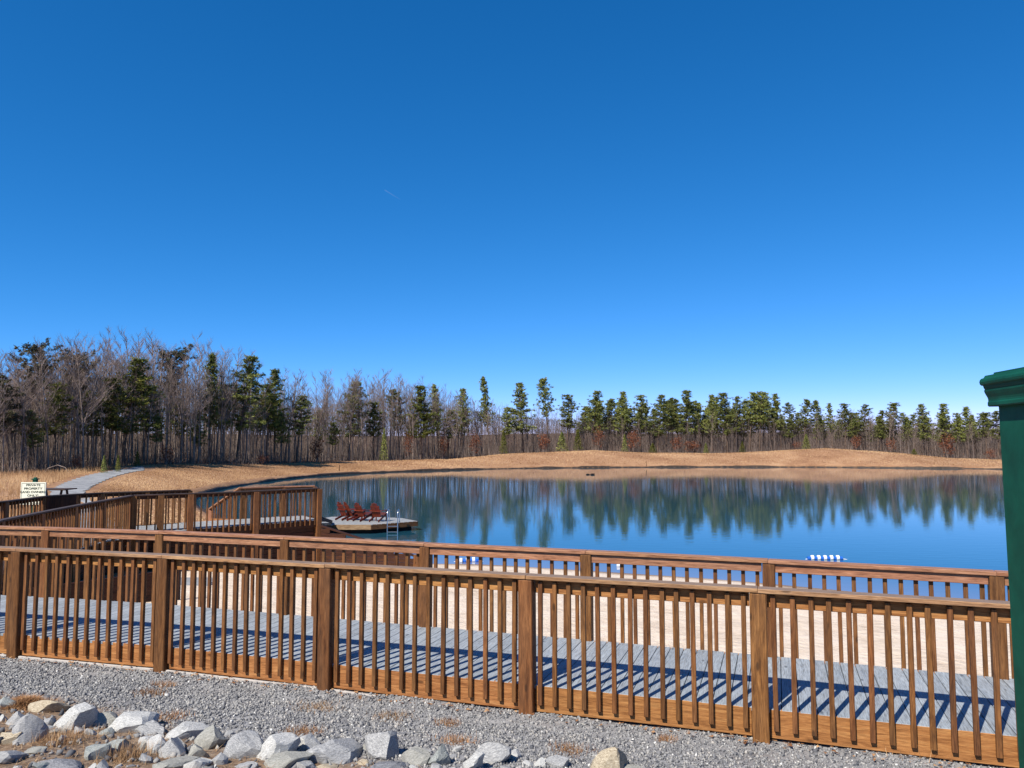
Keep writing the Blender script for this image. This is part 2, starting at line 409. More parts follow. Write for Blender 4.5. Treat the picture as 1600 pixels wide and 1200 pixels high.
# crest height and its distance from the shore, by bearing (photo column)
PXK = np.array([-600, 0, 200, 300, 400, 500, 600, 700, 800, 870, 930, 1020, 1110, 1200, 1290, 1400, 1480, 1560, 1800])
CRZ = np.array([1.6, 1.45, 1.7, 1.85, 1.6, 1.2, 1.1, 1.15, 2.0, 2.25, 2.5, 2.0, 1.95, 2.3, 2.95, 2.0, 1.15, 0.9, 1.0])
def hterr(X, Y):
    sd = lake_sd(X, Y)
    px = 800 + 1200 * X / np.maximum(Y, 8.0); px = np.clip(px, -600, 1800)
    crest = np.interp(px, PXK, CRZ)
    far = np.clip((Y - 30) / 25, 0, 1); far = far * far * (3 - 2 * far)
    crest = crest * far + 1.5 * (1 - far)
    W = 13 * far + 17 * (1 - far)
    t = np.clip(sd / W, 0, 1)
    prof = np.where(far > 0.5, 0.12 + 0.88 * np.sin(t * math.pi / 2) ** 1.15, t)
    prof = prof * far + t * (1 - far)
    z = crest * prof + (0.16 * far) * np.clip(sd / 0.5, 0, 1)
    z = z + 0.05 * np.sin(X * 0.31 + 1) * np.cos(Y * 0.23) * np.clip(sd / 6, 0, 1)
    dist = np.hypot(X, Y); z = z + np.where(Y > 30, np.clip((dist - 185) / 150, 0, 1) * 6.0, 0)
    z = np.where(sd < 0, np.maximum(-2.5, sd * 0.13), z)
    return z, sd
def hz(x, y):
    z, _ = hterr(np.array([float(x)]), np.array([float(y)])); return float(z[0])

RN = np.array([-0.312, -0.950]); RP = np.array([0.15, 7.52])
def drail(X, Y): return (X - RP[0]) * RN[0] + (Y - RP[1]) * RN[1]
def hfront(X, Y):
    d = drail(X, Y)
    z = 1.64 + 0.135 * np.maximum(0, d - 0.35)
    return z + 0.015 * np.sin(X * 3.1 + Y) * np.cos(Y * 2.7 - X)

def grid_obj(name, xs, ys, zf, mat, keep=None, kind='structure', attrs=None, smooth=True):
    X, Y = np.meshgrid(xs, ys); Z = zf(X, Y)
    V = np.stack([X.ravel(), Y.ravel(), Z.ravel()], 1)
    nx, ny = len(xs), len(ys); i = np.arange(nx * ny).reshape(ny, nx)
    Fc = np.stack([i[:-1, :-1].ravel(), i[:-1, 1:].ravel(), i[1:, 1:].ravel(), i[1:, :-1].ravel()], 1)
    if keep is not None:
        k = keep(X, Y).ravel(); Fc = Fc[k[Fc].all(1)]
        used = np.unique(Fc); rm = np.full(len(V), -1); rm[used] = np.arange(len(used)); V = V[used]; Fc = rm[Fc]
    me = mesh(name, V, Fc, mat, smooth)
    if attrs:
        for an, fn in attrs.items(): attr(me, an, fn(V[:, 0], V[:, 1]))
    return link(name, me, kind=kind)

def in_sand(X, Y, m=0.0):
    sd = lake_sd(X, Y)
    # beach: from the walkway down into the water, east of the pier
    return (drail(X, Y) < -0.2 - m) & (X > -9.6 + m) & (Y < 28.5 - m) & (X + Y * 0.9 < 46 - m) & (sd > -9 + m)

# whole land: polar sheet
az = np.concatenate([np.linspace(-math.pi, -0.72, 60, endpoint=False), np.linspace(-0.72, 0.72, 420, endpoint=False), np.linspace(0.72, math.pi, 61)])
rr = np.concatenate([np.linspace(2, 40, 60, endpoint=False), np.linspace(40, 175, 380, endpoint=False), np.geomspace(175, 4000, 40)])
A, R = np.meshgrid(az, rr); X = R * np.sin(A); Y = R * np.cos(A)
Z, sdv = hterr(X, Y)
Z = np.where(in_sand(X, Y, 0.9), Z - 0.35, Z)
Z = np.where((Y < 15) & (drail(X, Y) > -14), np.minimum(Z, 0.9), Z)
Z = np.where((sdv > 0) & (Y < 15) & (drail(X, Y) > 14), 1.2, Z)
V = np.stack([X.ravel(), Y.ravel(), Z.ravel()], 1)
ny, nx = X.shape; ii = np.arange(nx * ny).reshape(ny, nx)
Fc = np.stack([ii[:-1, :-1].ravel(), ii[:-1, 1:].ravel(), ii[1:, 1:].ravel(), ii[1:, :-1].ravel()], 1)[:, ::-1]
cen = np.array([[0, 0, 0.9]]); V = np.concatenate([V, cen])
me = mesh('grass_bank', V, Fc, M_bank, True)
sdl = np.append(sdv.ravel(), 99); Yl = V[:, 1]; Xl = V[:, 0]
wet = np.clip(-sdl / 0.4, 0, 1)
far_trees = np.interp(np.clip(800 + 1200 * Xl / np.maximum(Yl, 8), -600, 1800), PXK, [0] * len(PXK))
attr(me, 'wet', wet)
TREEPX = np.array([-400, 0, 100, 200, 300, 400, 500, 600, 700, 800, 930, 1100, 1290, 1400, 1500, 1600, 1800])
TREEY = np.array([50, 60, 66, 77, 86, 98, 115, 127, 137, 146, 153, 152, 155, 150, 144, 140, 135])
tl = np.interp(800 + 1200 * Xl / np.maximum(Yl, 8), TREEPX, TREEY)
attr(me, 'litter', np.clip((Yl - tl + 1.0) / 3.0, 0, 1) * (Yl > 30))
link('grass_bank', me, kind='structure')

# ragged dark mud lip along the waterline of the grassy bank
ml = smooth_loop(LAKE, 8); V = []; Fc = []; nm_ = len(ml)
wob = np.interp(np.linspace(0, nm_, nm_), np.arange(0, nm_ + 7, 7), RNG.uniform(0.4, 1.5, len(np.arange(0, nm_ + 7, 7)))) * RNG.uniform(.75, 1.25, nm_)
for i in range(nm_):
    d = ml[(i + 1) % nm_] - ml[i - 1]; d /= np.linalg.norm(d); o_ = np.array([d[1], -d[0]])
    wz = min(1.15, max(0.35, wob[i]))
    for off, zz in ((-0.34, -0.12), (-0.27, 0.05), (-0.24, 0.20 * wz), (-0.05, 0.27 * wz), (0.35, -0.1)):
        q = ml[i] + o_ * off; V.append((q[0], q[1], zz))
def mud_ok(p): return p[1] > 40 or (p[0] < -9.5) or p[0] > 30
for i in range(nm_):
    if mud_ok(ml[i]) and mud_ok(ml[(i + 1) % nm_]):
        for k in range(4): Fc.append([i * 5 + k, i * 5 + k + 1, ((i + 1) % nm_) * 5 + k + 1, ((i + 1) % nm_) * 5 + k])
M_mud = flat('wet mud', (0.05, 0.034, 0.024), 0.6, 3, 0.5, 0.4)
link('muddy_shore', mesh('muddy_shore', V, Fc, M_mud, True), kind='structure')

# sand
def sand_z(X, Y):
    z, sd = hterr(X, Y)
    z = z + 0.03 + 0.012 * np.sin(X * 2.3 + 0.7 * Y) * np.sin(Y * 1.9) * (sd > 0)
    return z
grid_obj('sand_beach', np.arange(-10, 34, 0.25), np.arange(3, 29, 0.25), sand_z, M_sand, keep=in_sand,
         attrs={'wet': lambda x, y: np.clip(1 - (lake_sd(x, y) + 0.1 + 0.25 * np.sin(x * 1.3)) / 0.9, 0, 1)})

# front gravel and soil bank
def soilf(x, y):
    d = drail(x, y); x = np.asarray(x)
    edge = 1.25 + 0.16 * (x + 5) + 0.12 * np.sin(x * 2.1)
    return np.clip((d - edge) / 0.35, 0, 1) * 0.95
grid_obj('gravel_ground', np.arange(-30, 26, 0.16), np.arange(-16, 16, 0.16), hfront, M_gravel,
         keep=lambda X, Y: (drail(X, Y) > -0.25), attrs={'soil': soilf})

# lake surface
lk = LAKE.copy(); cx, cy = lk.mean(0)
gx = np.arange(-40, 100, 1.0); gy = np.arange(14, 145, 1.0)
grid_obj('lake_water', gx, gy, lambda X, Y: X * 0, M_water, keep=lambda X, Y: lake_sd(X, Y) < 1.6,
         attrs={'shallow': lambda x, y: np.clip(1 - (-lake_sd(x, y)) / 5.5, 0, 1) * (y < 40)})

# gravel path over the bank
PATH = [(107, 772), (112, 764), (124, 757), (146, 748), (170, 741), (196, 736), (212, 734)]
def hit(px, py):
    u = (px - 800) / F_PX; v = -(py - 600) / F_PX
    d = np.array([u, math.cos(PITCH) - v * math.sin(PITCH), math.sin(PITCH) + v * math.cos(PITCH)])
    for t in np.arange(12, 170, 0.25):
        p = d * t
        if CAM_Z + p[2] < hz(p[0], p[1]): return Vector((p[0], p[1], hz(p[0], p[1])))
    return Vector((d[0] * 170, d[1] * 170, 1))
pp = [Vector((-12.4, 25.5, 1.5)), Vector((-15.5, 30, 1.5))] + [hit(*p) for p in PATH]
pp = [p for i, p in enumerate(pp) if i == 0 or p.y > pp[i - 1].y + 0.5]
pp.append(pp[-1] + Vector((-1.5, 4, 0)))
fine = []
for i in range(len(pp) - 1):
    p0, p1, p2, p3 = pp[max(i - 1, 0)], pp[i], pp[i + 1], pp[min(i + 2, len(pp) - 1)]
    for s in range(14):
        t = s / 14
        fine.append(0.5 * ((2 * p1) + (p2 - p0) * t + (2 * p0 - 5 * p1 + 4 * p2 - p3) * t * t + (3 * p1 - p0 - 3 * p2 + p3) * t ** 3))
V = []; Fc = []; K = 6
for i, p in enumerate(fine):
    d = (fine[min(i + 1, len(fine) - 1)] - fine[max(i - 1, 0)]); d.z = 0; d.normalize(); nrm = Vector((-d.y, d.x, 0))
    for k in range(K + 1):
        q = p + nrm * ((k / K - 0.5) * ((1.85 + 0.2 * math.sin(i * 1.7 + k)) * min(1.0, 0.25 + (len(fine) - i) / 26)))
        V.append((q.x, q.y, hz(q.x, q.y) + 0.035))
for i in range(len(fine) - 1):
    for k in range(K): Fc.append([i * (K + 1) + k, i * (K + 1) + k + 1, (i + 1) * (K + 1) + k + 1, (i + 1) * (K + 1) + k])
link('gravel_path', mesh('gravel_path', V, Fc, M_path, True), kind='structure')

# ------------------------------------------------------------------ walkway and railings
ZD = 1.90
FR = [(-12.1, 10.8), (-10.05, 10.42), (-8.0, 9.97), (-5.97, 9.46), (-3.95, 8.90), (-1.94, 8.23), (0.15, 7.53), (2.16, 6.87), (4.10, 6.18), (6.0, 5.4), (7.9, 4.6)]
BK = [(-9.0, 12.1), (-7.0, 11.72), (-5.06, 11.22), (-3.06, 10.56), (-1.09, 9.87), (0.88, 9.20), (2.80, 8.52), (4.80, 7.75), (6.75, 6.9), (8.6, 6.0)]

def railing(name, label, group, pts, out, zd, spacing=0.142, cap=None, body=None, rim=None, sub=None, htop=1.03, base=0.0,
            caps=None, drop=0.17, post=0.14, rimh=0.24, with_rim=True, cat='railing', mh=0.092, capo=0.004, capw=0.146):
    """pts posts; out +1: balusters on the left of the run, -1: on the right"""
    body = body or M_brown; cap = cap or M_cap; rim = rim or M_orange; sub = sub or body
    P = [Vector((p[0], p[1], 0)) for p in pts]; zt = zd if hasattr(zd, '__len__') else [zd] * len(P)
    root = thing(name, label, cat, (P[len(P) // 2].x, P[len(P) // 2].y, zt[len(P) // 2]), group)
    nrm = []
    for i in range(len(P)):
        d = (P[min(i + 1, len(P) - 1)] - P[max(i - 1, 0)]).normalized(); nrm.append(Vector((-d.y, d.x, 0)) * out)
    for i, p in enumerate(P):
        o = p + nrm[i] * 0.002
        d = Vector((-nrm[i].y, nrm[i].x, 0))
        b = base[i] if hasattr(base, '__len__') else base
        beam('post', root, (o.x, o.y, b), (o.x + random.uniform(-.006, .006), o.y, zt[i] + htop - 0.04), post, post, body, up=tuple(nrm[i]), c=0.007)
    for i in range(len(P) - 1):
        a, b_ = P[i], P[i + 1]; d = (b_ - a); L = d.length; d.normalize(); nn = Vector((-d.y, d.x, 0)) * out
        za, zb = zt[i], zt[i + 1]
        def at(s, off, z): 
            q = a + d * s + nn * off; return Vector((q.x, q.y, za + (zb - za) * s / L + z))
        m0, m1 = post / 2 + 0.004, L - post / 2 - 0.004
        beam('mid_rail', root, at(m0, -0.02, htop - 0.04 - mh / 2), at(m1, -0.02, htop - 0.04 - mh / 2), 0.038, mh, sub)
        if with_rim:
            beam('rim_board', root, at(m0, -0.022, -rimh / 2 - 0.002), at(m1, -0.022, -rimh / 2 - 0.002), 0.04, rimh, rim)
        nb = max(2, int(round((L - post - 0.05) / spacing)))
        for k in range(nb):
            s = post / 2 + 0.055 + (L - post - 0.11) * k / (nb - 1) + random.uniform(-.006, .006)
            p0 = at(s, 0.0205, -drop); p1 = at(s + random.uniform(-.007, .007), 0.0205, htop - 0.052)
            beam('baluster', root, p0, p1, 0.041, 0.038, body, up=tuple(nn), c=0.003)
    caps = caps or [(0, len(P) - 1)]
    for (i0, i1) in caps:
        for i in range(i0, i1):
            a, b_ = P[i], P[i + 1]; d = (b_ - a).normalized(); na = nrm[i] if i > i0 else Vector((-d.y, d.x, 0)) * out
            jig = (i0 % 3) * 0.003
            e0 = 0.003 if i > i0 else 0.002; 
            s0 = Vector((a.x, a.y, zt[i] + htop - 0.019 + jig)) + nrm[i] * capo + d * e0
            s1 = Vector((b_.x, b_.y, zt[i + 1] + htop - 0.019 + jig)) + nrm[i + 1] * capo - d * 0.001
            beam('cap_rail', root, s0, s1, capw, 0.038, cap)
    return root

def trim(pts, n): return pts
front = railing('front_railing', 'nearest brown wooden railing beside the gravel, casting stripe shadows on the boards', 'wooden railings of the boardwalk',
                FR, -1, ZD, cap=M_cap, base=1.55, caps=[(0, 3), (3, 5), (5, 7), (7, 10)], sub=M_orange, mh=0.125)
back = railing('lakeside_railing', 'brown wooden railing on the beach side of the near boardwalk', 'wooden railings of the boardwalk',
               BK, +1, ZD, cap=M_capb, sub=M_capb, base=0.6, caps=[(0, 2), (2, 4), (4, 6), (6, 9)], post=0.13)

# footing strip under the left part of the front rim
fs = thing('footing_strip', 'thin pale strip showing between the front rim boards and the gravel', 'edging strip', (-3.95, 8.9, 1.64))
for i in range(1, 6):
    a = Vector((*FR[i], 0)); b = Vector((*FR[i + 1], 0))
    if i == 5: b = a.lerp(b, 0.45)
    d = (b - a).normalized(); nn = Vector((d.y, -d.x, 0))
    beam('strip', fs, a + nn * 0.035 + d * .09 + Vector((0, 0, 1.645)), b + nn * 0.035 - d * .09 + Vector((0, 0, 1.645 - (0.02 if i > 4 else 0))), 0.03, 0.03, M_strip)

# deck boards
walk = thing('boardwalk', 'near boardwalk of blue-grey boards between the two closest railings', 'boardwalk', (0, 8.4, ZD))
def poly_at(P, s):
    for i in range(len(P) - 1):
        a = Vector(P[i]); b = Vector(P[i + 1]); L = (b - a).length
        if s <= L or i == len(P) - 2: return a + (b - a) * (s / L), (b - a).normalized()
        s -= L
def plen(P): return sum((Vector(P[i + 1]) - Vector(P[i])).length for i in range(len(P) - 1))
FL = plen(FR); s = 0.02; pitchb = 0.146
while s < FL - 0.1:
    p, d = poly_at(FR, s)
    nv = Vector((0.325, 0.946)); wdt = 1.93 + 0.0 * s
    # meet the back railing line
    best = None
    for i in range(len(BK) - 1):
        a = Vector(BK[i]); b = Vector(BK[i + 1]); e = b - a
        den = nv.x * e.y - nv.y * e.x
        t = ((a.x - p.x) * e.y - (a.y - p.y) * e.x) / den; u = ((a.x - p.x) * nv.y - (a.y - p.y) * nv.x) / den
        if 0 <= u <= 1 and t > 0: best = t
    wdt = best if best else 1.9
    a = p + nv * 0.004; b = p + nv * (wdt + 0.0)
    beam('deck_board', walk, (a.x, a.y, ZD - 0.016 + random.uniform(-.0015, .0015)), (b.x, b.y, ZD - 0.016), 0.139, 0.032, M_deck, c=0.003)
    s += pitchb
# joists under the boards
for off in (0.25, 0.95, 1.6):
    for i in range(len(FR) - 1):
        a = Vector(FR[i]) + Vector((0.325, 0.946)) * off; b = Vector(FR[i + 1]) + Vector((0.325, 0.946)) * off
        beam('joist', walk, (a.x, a.y, ZD - 0.13), (b.x, b.y, ZD - 0.13), 0.04, 0.19, M_dark)

# far boardwalk (pier) ------------------------------------------------
Z2 = 1.70; T2 = Z2 + 1.03
def gp(px, py, z=T2): v = G(px, py, z); return (v.x, v.y)
segB = [gp(-60, 826), gp(0, 812), gp(64, 799.5), gp(116, 789.5), gp(161, 781.5), gp(205, 773.5)]
segB[0] = (segB[1][0] + 0.6, segB[1][1] - 1.9)
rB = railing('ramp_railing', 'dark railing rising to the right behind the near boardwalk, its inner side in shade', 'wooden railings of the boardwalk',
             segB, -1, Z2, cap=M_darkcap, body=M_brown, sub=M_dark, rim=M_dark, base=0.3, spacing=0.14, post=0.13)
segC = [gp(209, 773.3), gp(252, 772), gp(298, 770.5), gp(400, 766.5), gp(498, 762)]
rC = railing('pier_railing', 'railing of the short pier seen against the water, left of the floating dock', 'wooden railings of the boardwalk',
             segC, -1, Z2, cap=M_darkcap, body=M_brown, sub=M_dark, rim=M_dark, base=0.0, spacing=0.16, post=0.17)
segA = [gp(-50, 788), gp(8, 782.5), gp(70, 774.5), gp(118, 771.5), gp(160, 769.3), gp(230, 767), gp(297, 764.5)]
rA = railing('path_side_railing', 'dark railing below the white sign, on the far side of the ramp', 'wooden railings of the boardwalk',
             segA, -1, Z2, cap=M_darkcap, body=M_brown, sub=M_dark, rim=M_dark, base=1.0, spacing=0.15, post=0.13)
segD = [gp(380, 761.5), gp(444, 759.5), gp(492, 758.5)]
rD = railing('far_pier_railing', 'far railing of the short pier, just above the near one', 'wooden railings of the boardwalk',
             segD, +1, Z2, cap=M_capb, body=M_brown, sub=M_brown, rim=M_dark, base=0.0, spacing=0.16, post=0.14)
pa, pb = Vector((*segA[2], 0)), Vector((*segA[3], 0)); pd_ = (pb - pa).normalized(); rl = Vector(rA.location)
for k in range(9):
    q = pa + pd_ * (0.09 + k * ((pb - pa).length - 0.18) / 8)
    beam('panel_board', rA, (q.x + .06, q.y - .03, Z2 - .1), (q.x + .06, q.y - .03, T2 - 0.05), 0.15, 0.02, M_dark, up=(pd_.y, -pd_.x, 0))
# sloping rail of the side ramp
e0 = G(377, 762, T2); e1v = G(329, 795, 1.86)
rE = thing('sloping_ramp_railing', 'short brown railing sloping down to the left behind the pier railing', 'railing', (e0.x, e0.y, 1.5), 'wooden railings of the boardwalk')
beam('cap_rail', rE, e0, e1v, 0.15, 0.05, M_capb)
beam('post', rE, (e1v.x, e1v.y, 1.0), (e1v.x, e1v.y, e1v.z - 0.02), 0.14, 0.14, M_capb)
for k in range(1, 11):
    q = e1v.lerp(e0, k / 11.5); beam('baluster', rE, (q.x, q.y, 1.3), (q.x, q.y, q.z - 0.03), 0.04, 0.04, M_brown)
q0 = e1v.copy(); q1 = e0.copy(); q0.z = 1.42; q1.z = 1.60
beam('rim_board', rE, q0, q1, 0.04, 0.2, M_orange)

pier = thing('pier_deck', 'grey board deck of the short pier leading toward the lake, skirted with dark planks', 'pier', (-8.5, 23.5, Z2))
# boards across the pier
PL = segC[2:]; PLf = [(p[0] - 1.05, p[1] + 1.65) for p in PL]
nb = int(plen(PL) / 0.15)
for k in range(nb):
    t = (k + 0.5) / nb * plen(PL); a, d = poly_at(PL, t); b = a + Vector((-0.537, 0.843)) * 1.95
    beam('deck_board', pier, (a.x, a.y, Z2 - 0.016), (b.x, b.y, Z2 - 0.016), 0.142, 0.032, M_deckpale)
# landing between the ramp railing and the pier
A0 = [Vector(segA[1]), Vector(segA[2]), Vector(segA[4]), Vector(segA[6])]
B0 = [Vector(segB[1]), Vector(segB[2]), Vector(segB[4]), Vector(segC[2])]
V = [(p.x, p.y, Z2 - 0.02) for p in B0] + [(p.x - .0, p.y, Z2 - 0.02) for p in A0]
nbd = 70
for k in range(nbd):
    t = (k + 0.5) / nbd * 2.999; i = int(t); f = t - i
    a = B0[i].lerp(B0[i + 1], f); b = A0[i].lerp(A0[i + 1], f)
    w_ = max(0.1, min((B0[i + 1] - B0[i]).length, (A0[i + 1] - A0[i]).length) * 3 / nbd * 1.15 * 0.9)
    beam('deck_board', pier, (a.x, a.y, Z2 - 0.03 - (k % 2) * 0.004), (b.x, b.y, Z2 - 0.03 - (k % 2) * 0.004), min(w_, 0.2), 0.03, M_deckpale if t > 1.6 else M_darkcap)  # left boards use dark wood to paint in the shade behind the railing
# plank skirts
def skirt(parent, pts, ztop, zbot, mat, nn_out):
    for i in range(len(pts) - 1):
        a = Vector((*pts[i], 0)); b = Vector((*pts[i + 1], 0)); d = (b - a).normalized(); nn = Vector((-d.y, d.x, 0)) * nn_out
        z = ztop
        while z - 0.14 > zbot:
            j = random.uniform(-.004, .004)
            beam('skirt_plank', parent, a + nn * (-0.08 + j) + Vector((0, 0, z - 0.07)), b + nn * (-0.08 + j) + Vector((0, 0, z - 0.07)), 0.03, 0.134, mat)
            z -= 0.142
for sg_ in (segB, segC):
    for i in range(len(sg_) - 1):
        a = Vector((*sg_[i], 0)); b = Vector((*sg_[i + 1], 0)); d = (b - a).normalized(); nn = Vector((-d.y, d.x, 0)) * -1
        beam('skirt_backing', pier, a - nn * .12 + Vector((0, 0, .72)), b - nn * .12 + Vector((0, 0, .72)), 0.02, 1.5, M_black)  # black sheet added so no daylight shows through the plank gaps
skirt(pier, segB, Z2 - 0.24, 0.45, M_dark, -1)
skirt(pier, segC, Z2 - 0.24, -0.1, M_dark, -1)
# stepped plank wall running on from the pier end to the beach
wl = thing('plank_retaining_wall', 'dark reddish plank wall stepping down from the pier to the beach', 'retaining wall', (-4.6, 24.8, 0.2))
w0 = Vector((*segC[-1], 0)); w1 = Vector((-3.1, 24.6, 0)); zl0, zl1 = 1.44, 0.60
for k in range(11):
    z = 0.0 + k * 0.14
    f = 1.0 if z + 0.14 <= zl1 else max(0, (zl0 - z - 0.07) / (zl0 - zl1))
    if f > 0.06:
        e = w0.lerp(w1, min(1, f)); beam('wall_plank', wl, w0 + Vector((0.1, -0.02, z + 0.07)), e + Vector((0, -0.02, z + 0.07)), 0.04, 0.134, M_dark)
beam('cap_board', wl, w0 + Vector((0.1, 0, zl0 + 0.05)), w1 + Vector((0, 0, zl1 + 0.05)), 0.12, 0.05, M_dark)
beam('post', wl, (w1.x + 0.05, w1.y, -0.3), (w1.x + 0.05, w1.y, 0.68), 0.12, 0.12, M_brown)
# low beach landing and the plank screen beside it
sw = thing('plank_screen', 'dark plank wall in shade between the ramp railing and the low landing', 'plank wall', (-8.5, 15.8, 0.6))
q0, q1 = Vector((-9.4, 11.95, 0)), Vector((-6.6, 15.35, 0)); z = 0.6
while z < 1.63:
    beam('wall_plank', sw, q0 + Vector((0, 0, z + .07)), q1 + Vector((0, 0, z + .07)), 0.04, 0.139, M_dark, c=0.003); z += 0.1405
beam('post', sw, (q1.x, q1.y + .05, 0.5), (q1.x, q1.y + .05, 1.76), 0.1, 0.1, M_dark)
ld = thing('beach_landing', 'low pale plank landing on the sand at the foot of the ramp', 'landing', (-7.9, 18.4, 0.6))
y = 16.1
while y < 19.2:
    beam('landing_plank', ld, (-9.9, y + 0.12, 0.86), (-6.55 - (y - 16) * 0.25, y + 0.12, 0.86), 0.40, 0.04, M_deckpale); y += 0.415
beam('edge_board', ld, (-9.9, 16.0, 0.74), (-6.55, 16.0, 0.74), 0.04, 0.2, M_dock)

# picnic table behind the path-side railing
pt = thing('picnic_table', 'dark picnic table behind the railing, right of the white sign', 'picnic table', (-16.2, 27.2, 1.5))
tz = zat(764, 27.0); tx0, tx1 = xat(58, 27, tz), xat(113, 27, tz)
for k in range(5):
    beam('tabletop_plank', pt, (tx0, 26.62 + k * 0.155, tz), (tx1, 26.62 + k * 0.155, tz), 0.145, 0.04, M_darkcap)
for yy in (26.15, 27.7):
    beam('seat_plank', pt, (tx0 + .05, yy, tz - 0.32), (tx1 - .05, yy, tz - 0.32), 0.26, 0.04, M_darkcap)
for xx in (tx0 + 0.25, tx1 - 0.25):
    beam('leg', pt, (xx, 26.2, hz(xx, 26.2)), (xx, 26.8, tz - 0.03), 0.04, 0.09, M_dark)
    beam('leg', pt, (xx, 27.7, hz(xx, 27.7)), (xx, 27.1, tz - 0.03), 0.04, 0.09, M_dark)
    beam('cross_beam', pt, (xx + 0.045, 26.1, tz - 0.37), (xx + 0.045, 27.8, tz - 0.37), 0.04, 0.09, M_dark)

# sign
sY = 21.6; sz0, sz1 = zat(779, sY), zat(753.5, sY)
sx0, sx1 = xat(33, sY, 3), xat(72, sY, 3)
sg = thing('property_sign', 'white notice board reading PRIVATE PROPERTY LAND OWNERS ONLY on a green post', 'sign', ((sx0 + sx1) / 2, sY, 1.5))
wS, hS = sx1 - sx0, 0.62; cxs = (sx0 + sx1) / 2; szc = sz1 - hS / 2
beam('sign_panel', sg, (sx0, sY, szc), (sx1, sY, szc), 0.03, hS, M_signp, c=0.004)
for (a, b, c_, d_) in ((-1, 1, 1, 1), (-1, -1, 1, -1)):
    beam('border_line', sg, (cxs + a * (wS / 2 - .035), sY - 0.017, szc + b * (hS / 2 - .03)), (cxs + c_ * (wS / 2 - .035), sY - 0.017, szc + d_ * (hS / 2 - .03)), 0.003, 0.008, M_ink, c=0.0005)
    beam('border_line', sg, (cxs + a * b * (wS / 2 - .03), sY - 0.017, szc - (hS / 2 - .03)), (cxs + a * b * (wS / 2 - .03), sY - 0.017, szc + (hS / 2 - .03)), 0.003, 0.008, M_ink, c=0.0005)
for k, tx in enumerate(('PRIVATE', 'PROPERTY', 'LAND OWNERS', 'ONLY!')):
    cu = bpy.data.curves.new('lettering', 'FONT'); cu.body = tx; cu.size = 0.082; cu.align_x = 'CENTER'; cu.extrude = 0.002
    cu.offset = 0.0012
    cu.materials.append(M_ink)
    tmp = bpy.data.objects.new('lettering', cu); C.objects.link(tmp)
    bpy.context.view_layer.update(); dg = bpy.context.evaluated_depsgraph_get()
    tm = bpy.data.meshes.new_from_object(tmp.evaluated_get(dg)); bpy.data.objects.remove(tmp)
    o = link('lettering', tm, sg)
    o.location = Vector((cxs, sY - 0.018, sz1 - 0.105 - k * 0.096)) - Vector(sg.location); o.rotation_euler = (math.pi / 2, 0, 0)
    o.scale = (1.18 if k == 2 else 1.3, 1, 1)
beam('post', sg, (cxs, sY + 0.07, 1.3), (cxs, sY + 0.07, sz1 + 0.07), 0.10, 0.10, M_green)
beam('post_cap', sg, (cxs, sY + 0.07, sz1 + 0.07), (cxs, sY + 0.07, sz1 + 0.10), 0.15, 0.15, M_green)
beam('post_finial', sg, (cxs, sY + 0.07, sz1 + 0.10), (cxs, sY + 0.07, sz1 + 0.135), 0.085, 0.085, M_green, c=0.015)

# ------------------------------------------------------------------ floating dock
DZ = 0.43
DP = [G(505, 820.8, DZ), G(526, 819.6, DZ), G(580, 819.6, DZ), G(652, 814.2, DZ), G(628, 809.5, DZ), G(585, 807.2, DZ), G(520, 807.2, DZ), G(496, 811, DZ)]
dock = thing('floating_dock', 'floating swim dock of grey boards beyond the pier, carrying red chairs', 'dock', (sum(p.x for p in DP) / 8, sum(p.y for p in DP) / 8, 0))
dl = Vector(dock.location)
# boards cut to the outline
ymin, ymax = min(p.y for p in DP), max(p.y for p in DP); y = ymin + 0.08
def xspan(y):
    xs = []
    for i in range(8):
        a, b = DP[i], DP[(i + 1) % 8]
        if (a.y > y) != (b.y > y): xs.append(a.x + (b.x - a.x) * (y - a.y) / (b.y - a.y))
    return (min(xs), max(xs)) if len(xs) > 1 else None
while y < ymax - 0.05:
    sp = xspan(y)
    if sp: beam('deck_board', dock, (sp[0], y, DZ - 0.016), (sp[1], y, DZ - 0.016), 0.146, 0.032, M_deckpale)
    y += 0.152
for i in range(8):
    a, b = DP[i], DP[(i + 1) % 8]; inn = (dl - (a + b) / 2); inn.z = 0; inn.normalize()
    beam('rim_board', dock, a - inn * 0.02 + Vector((0, 0, -0.12)), b - inn * 0.02 + Vector((0, 0, -0.12)), 0.045, 0.23, M_dock if i in (1,) else M_brown)  # sun-facing rim gets paler wood, so its lit side is painted in
V = []; Fc = []
fl = [(p - dl) * 0.9 + dl for p in DP]
V = [(p.x - dl.x, p.y - dl.y, 0.19) for p in fl] + [(p.x - dl.x, p.y - dl.y, -0.25) for p in fl]
Fc = [[i, (i + 1) % 8, 8 + (i + 1) % 8, 8 + i] for i in range(8)] + [list(range(8))[::-1], list(range(8, 16))]
link('float_drum', mesh('float_drum', V, Fc, M_black), dock)
# gangway from the pier down to the dock
gw = thing('gangway', 'narrow grey gangway between the pier end and the floating dock', 'gangway', (-7.6, 30, 0.8))
ga = Vector((*PLf[-1], Z2 - .05)); ga = Vector((segC[-1][0] - 0.9, segC[-1][1] + 1.3, Z2 - 0.06)); gb = Vector((-9.0, 36.6, DZ + 0.05))
dd = (gb - ga).normalized(); sd_ = Vector((-dd.y, dd.x, 0)).normalized()
for s in (-0.5, 0.5): beam('side_rail', gw, ga + sd_ * s, gb + sd_ * s, 0.05, 0.14, M_dark)
n_ = 50
for k in range(n_):
    q = ga.lerp(gb, (k + .5) / n_); beam('tread_board', gw, q - sd_ * .47 + Vector((0, 0, .03)), q + sd_ * .47 + Vector((0, 0, .03)), 0.16, 0.03, M_deckpale)

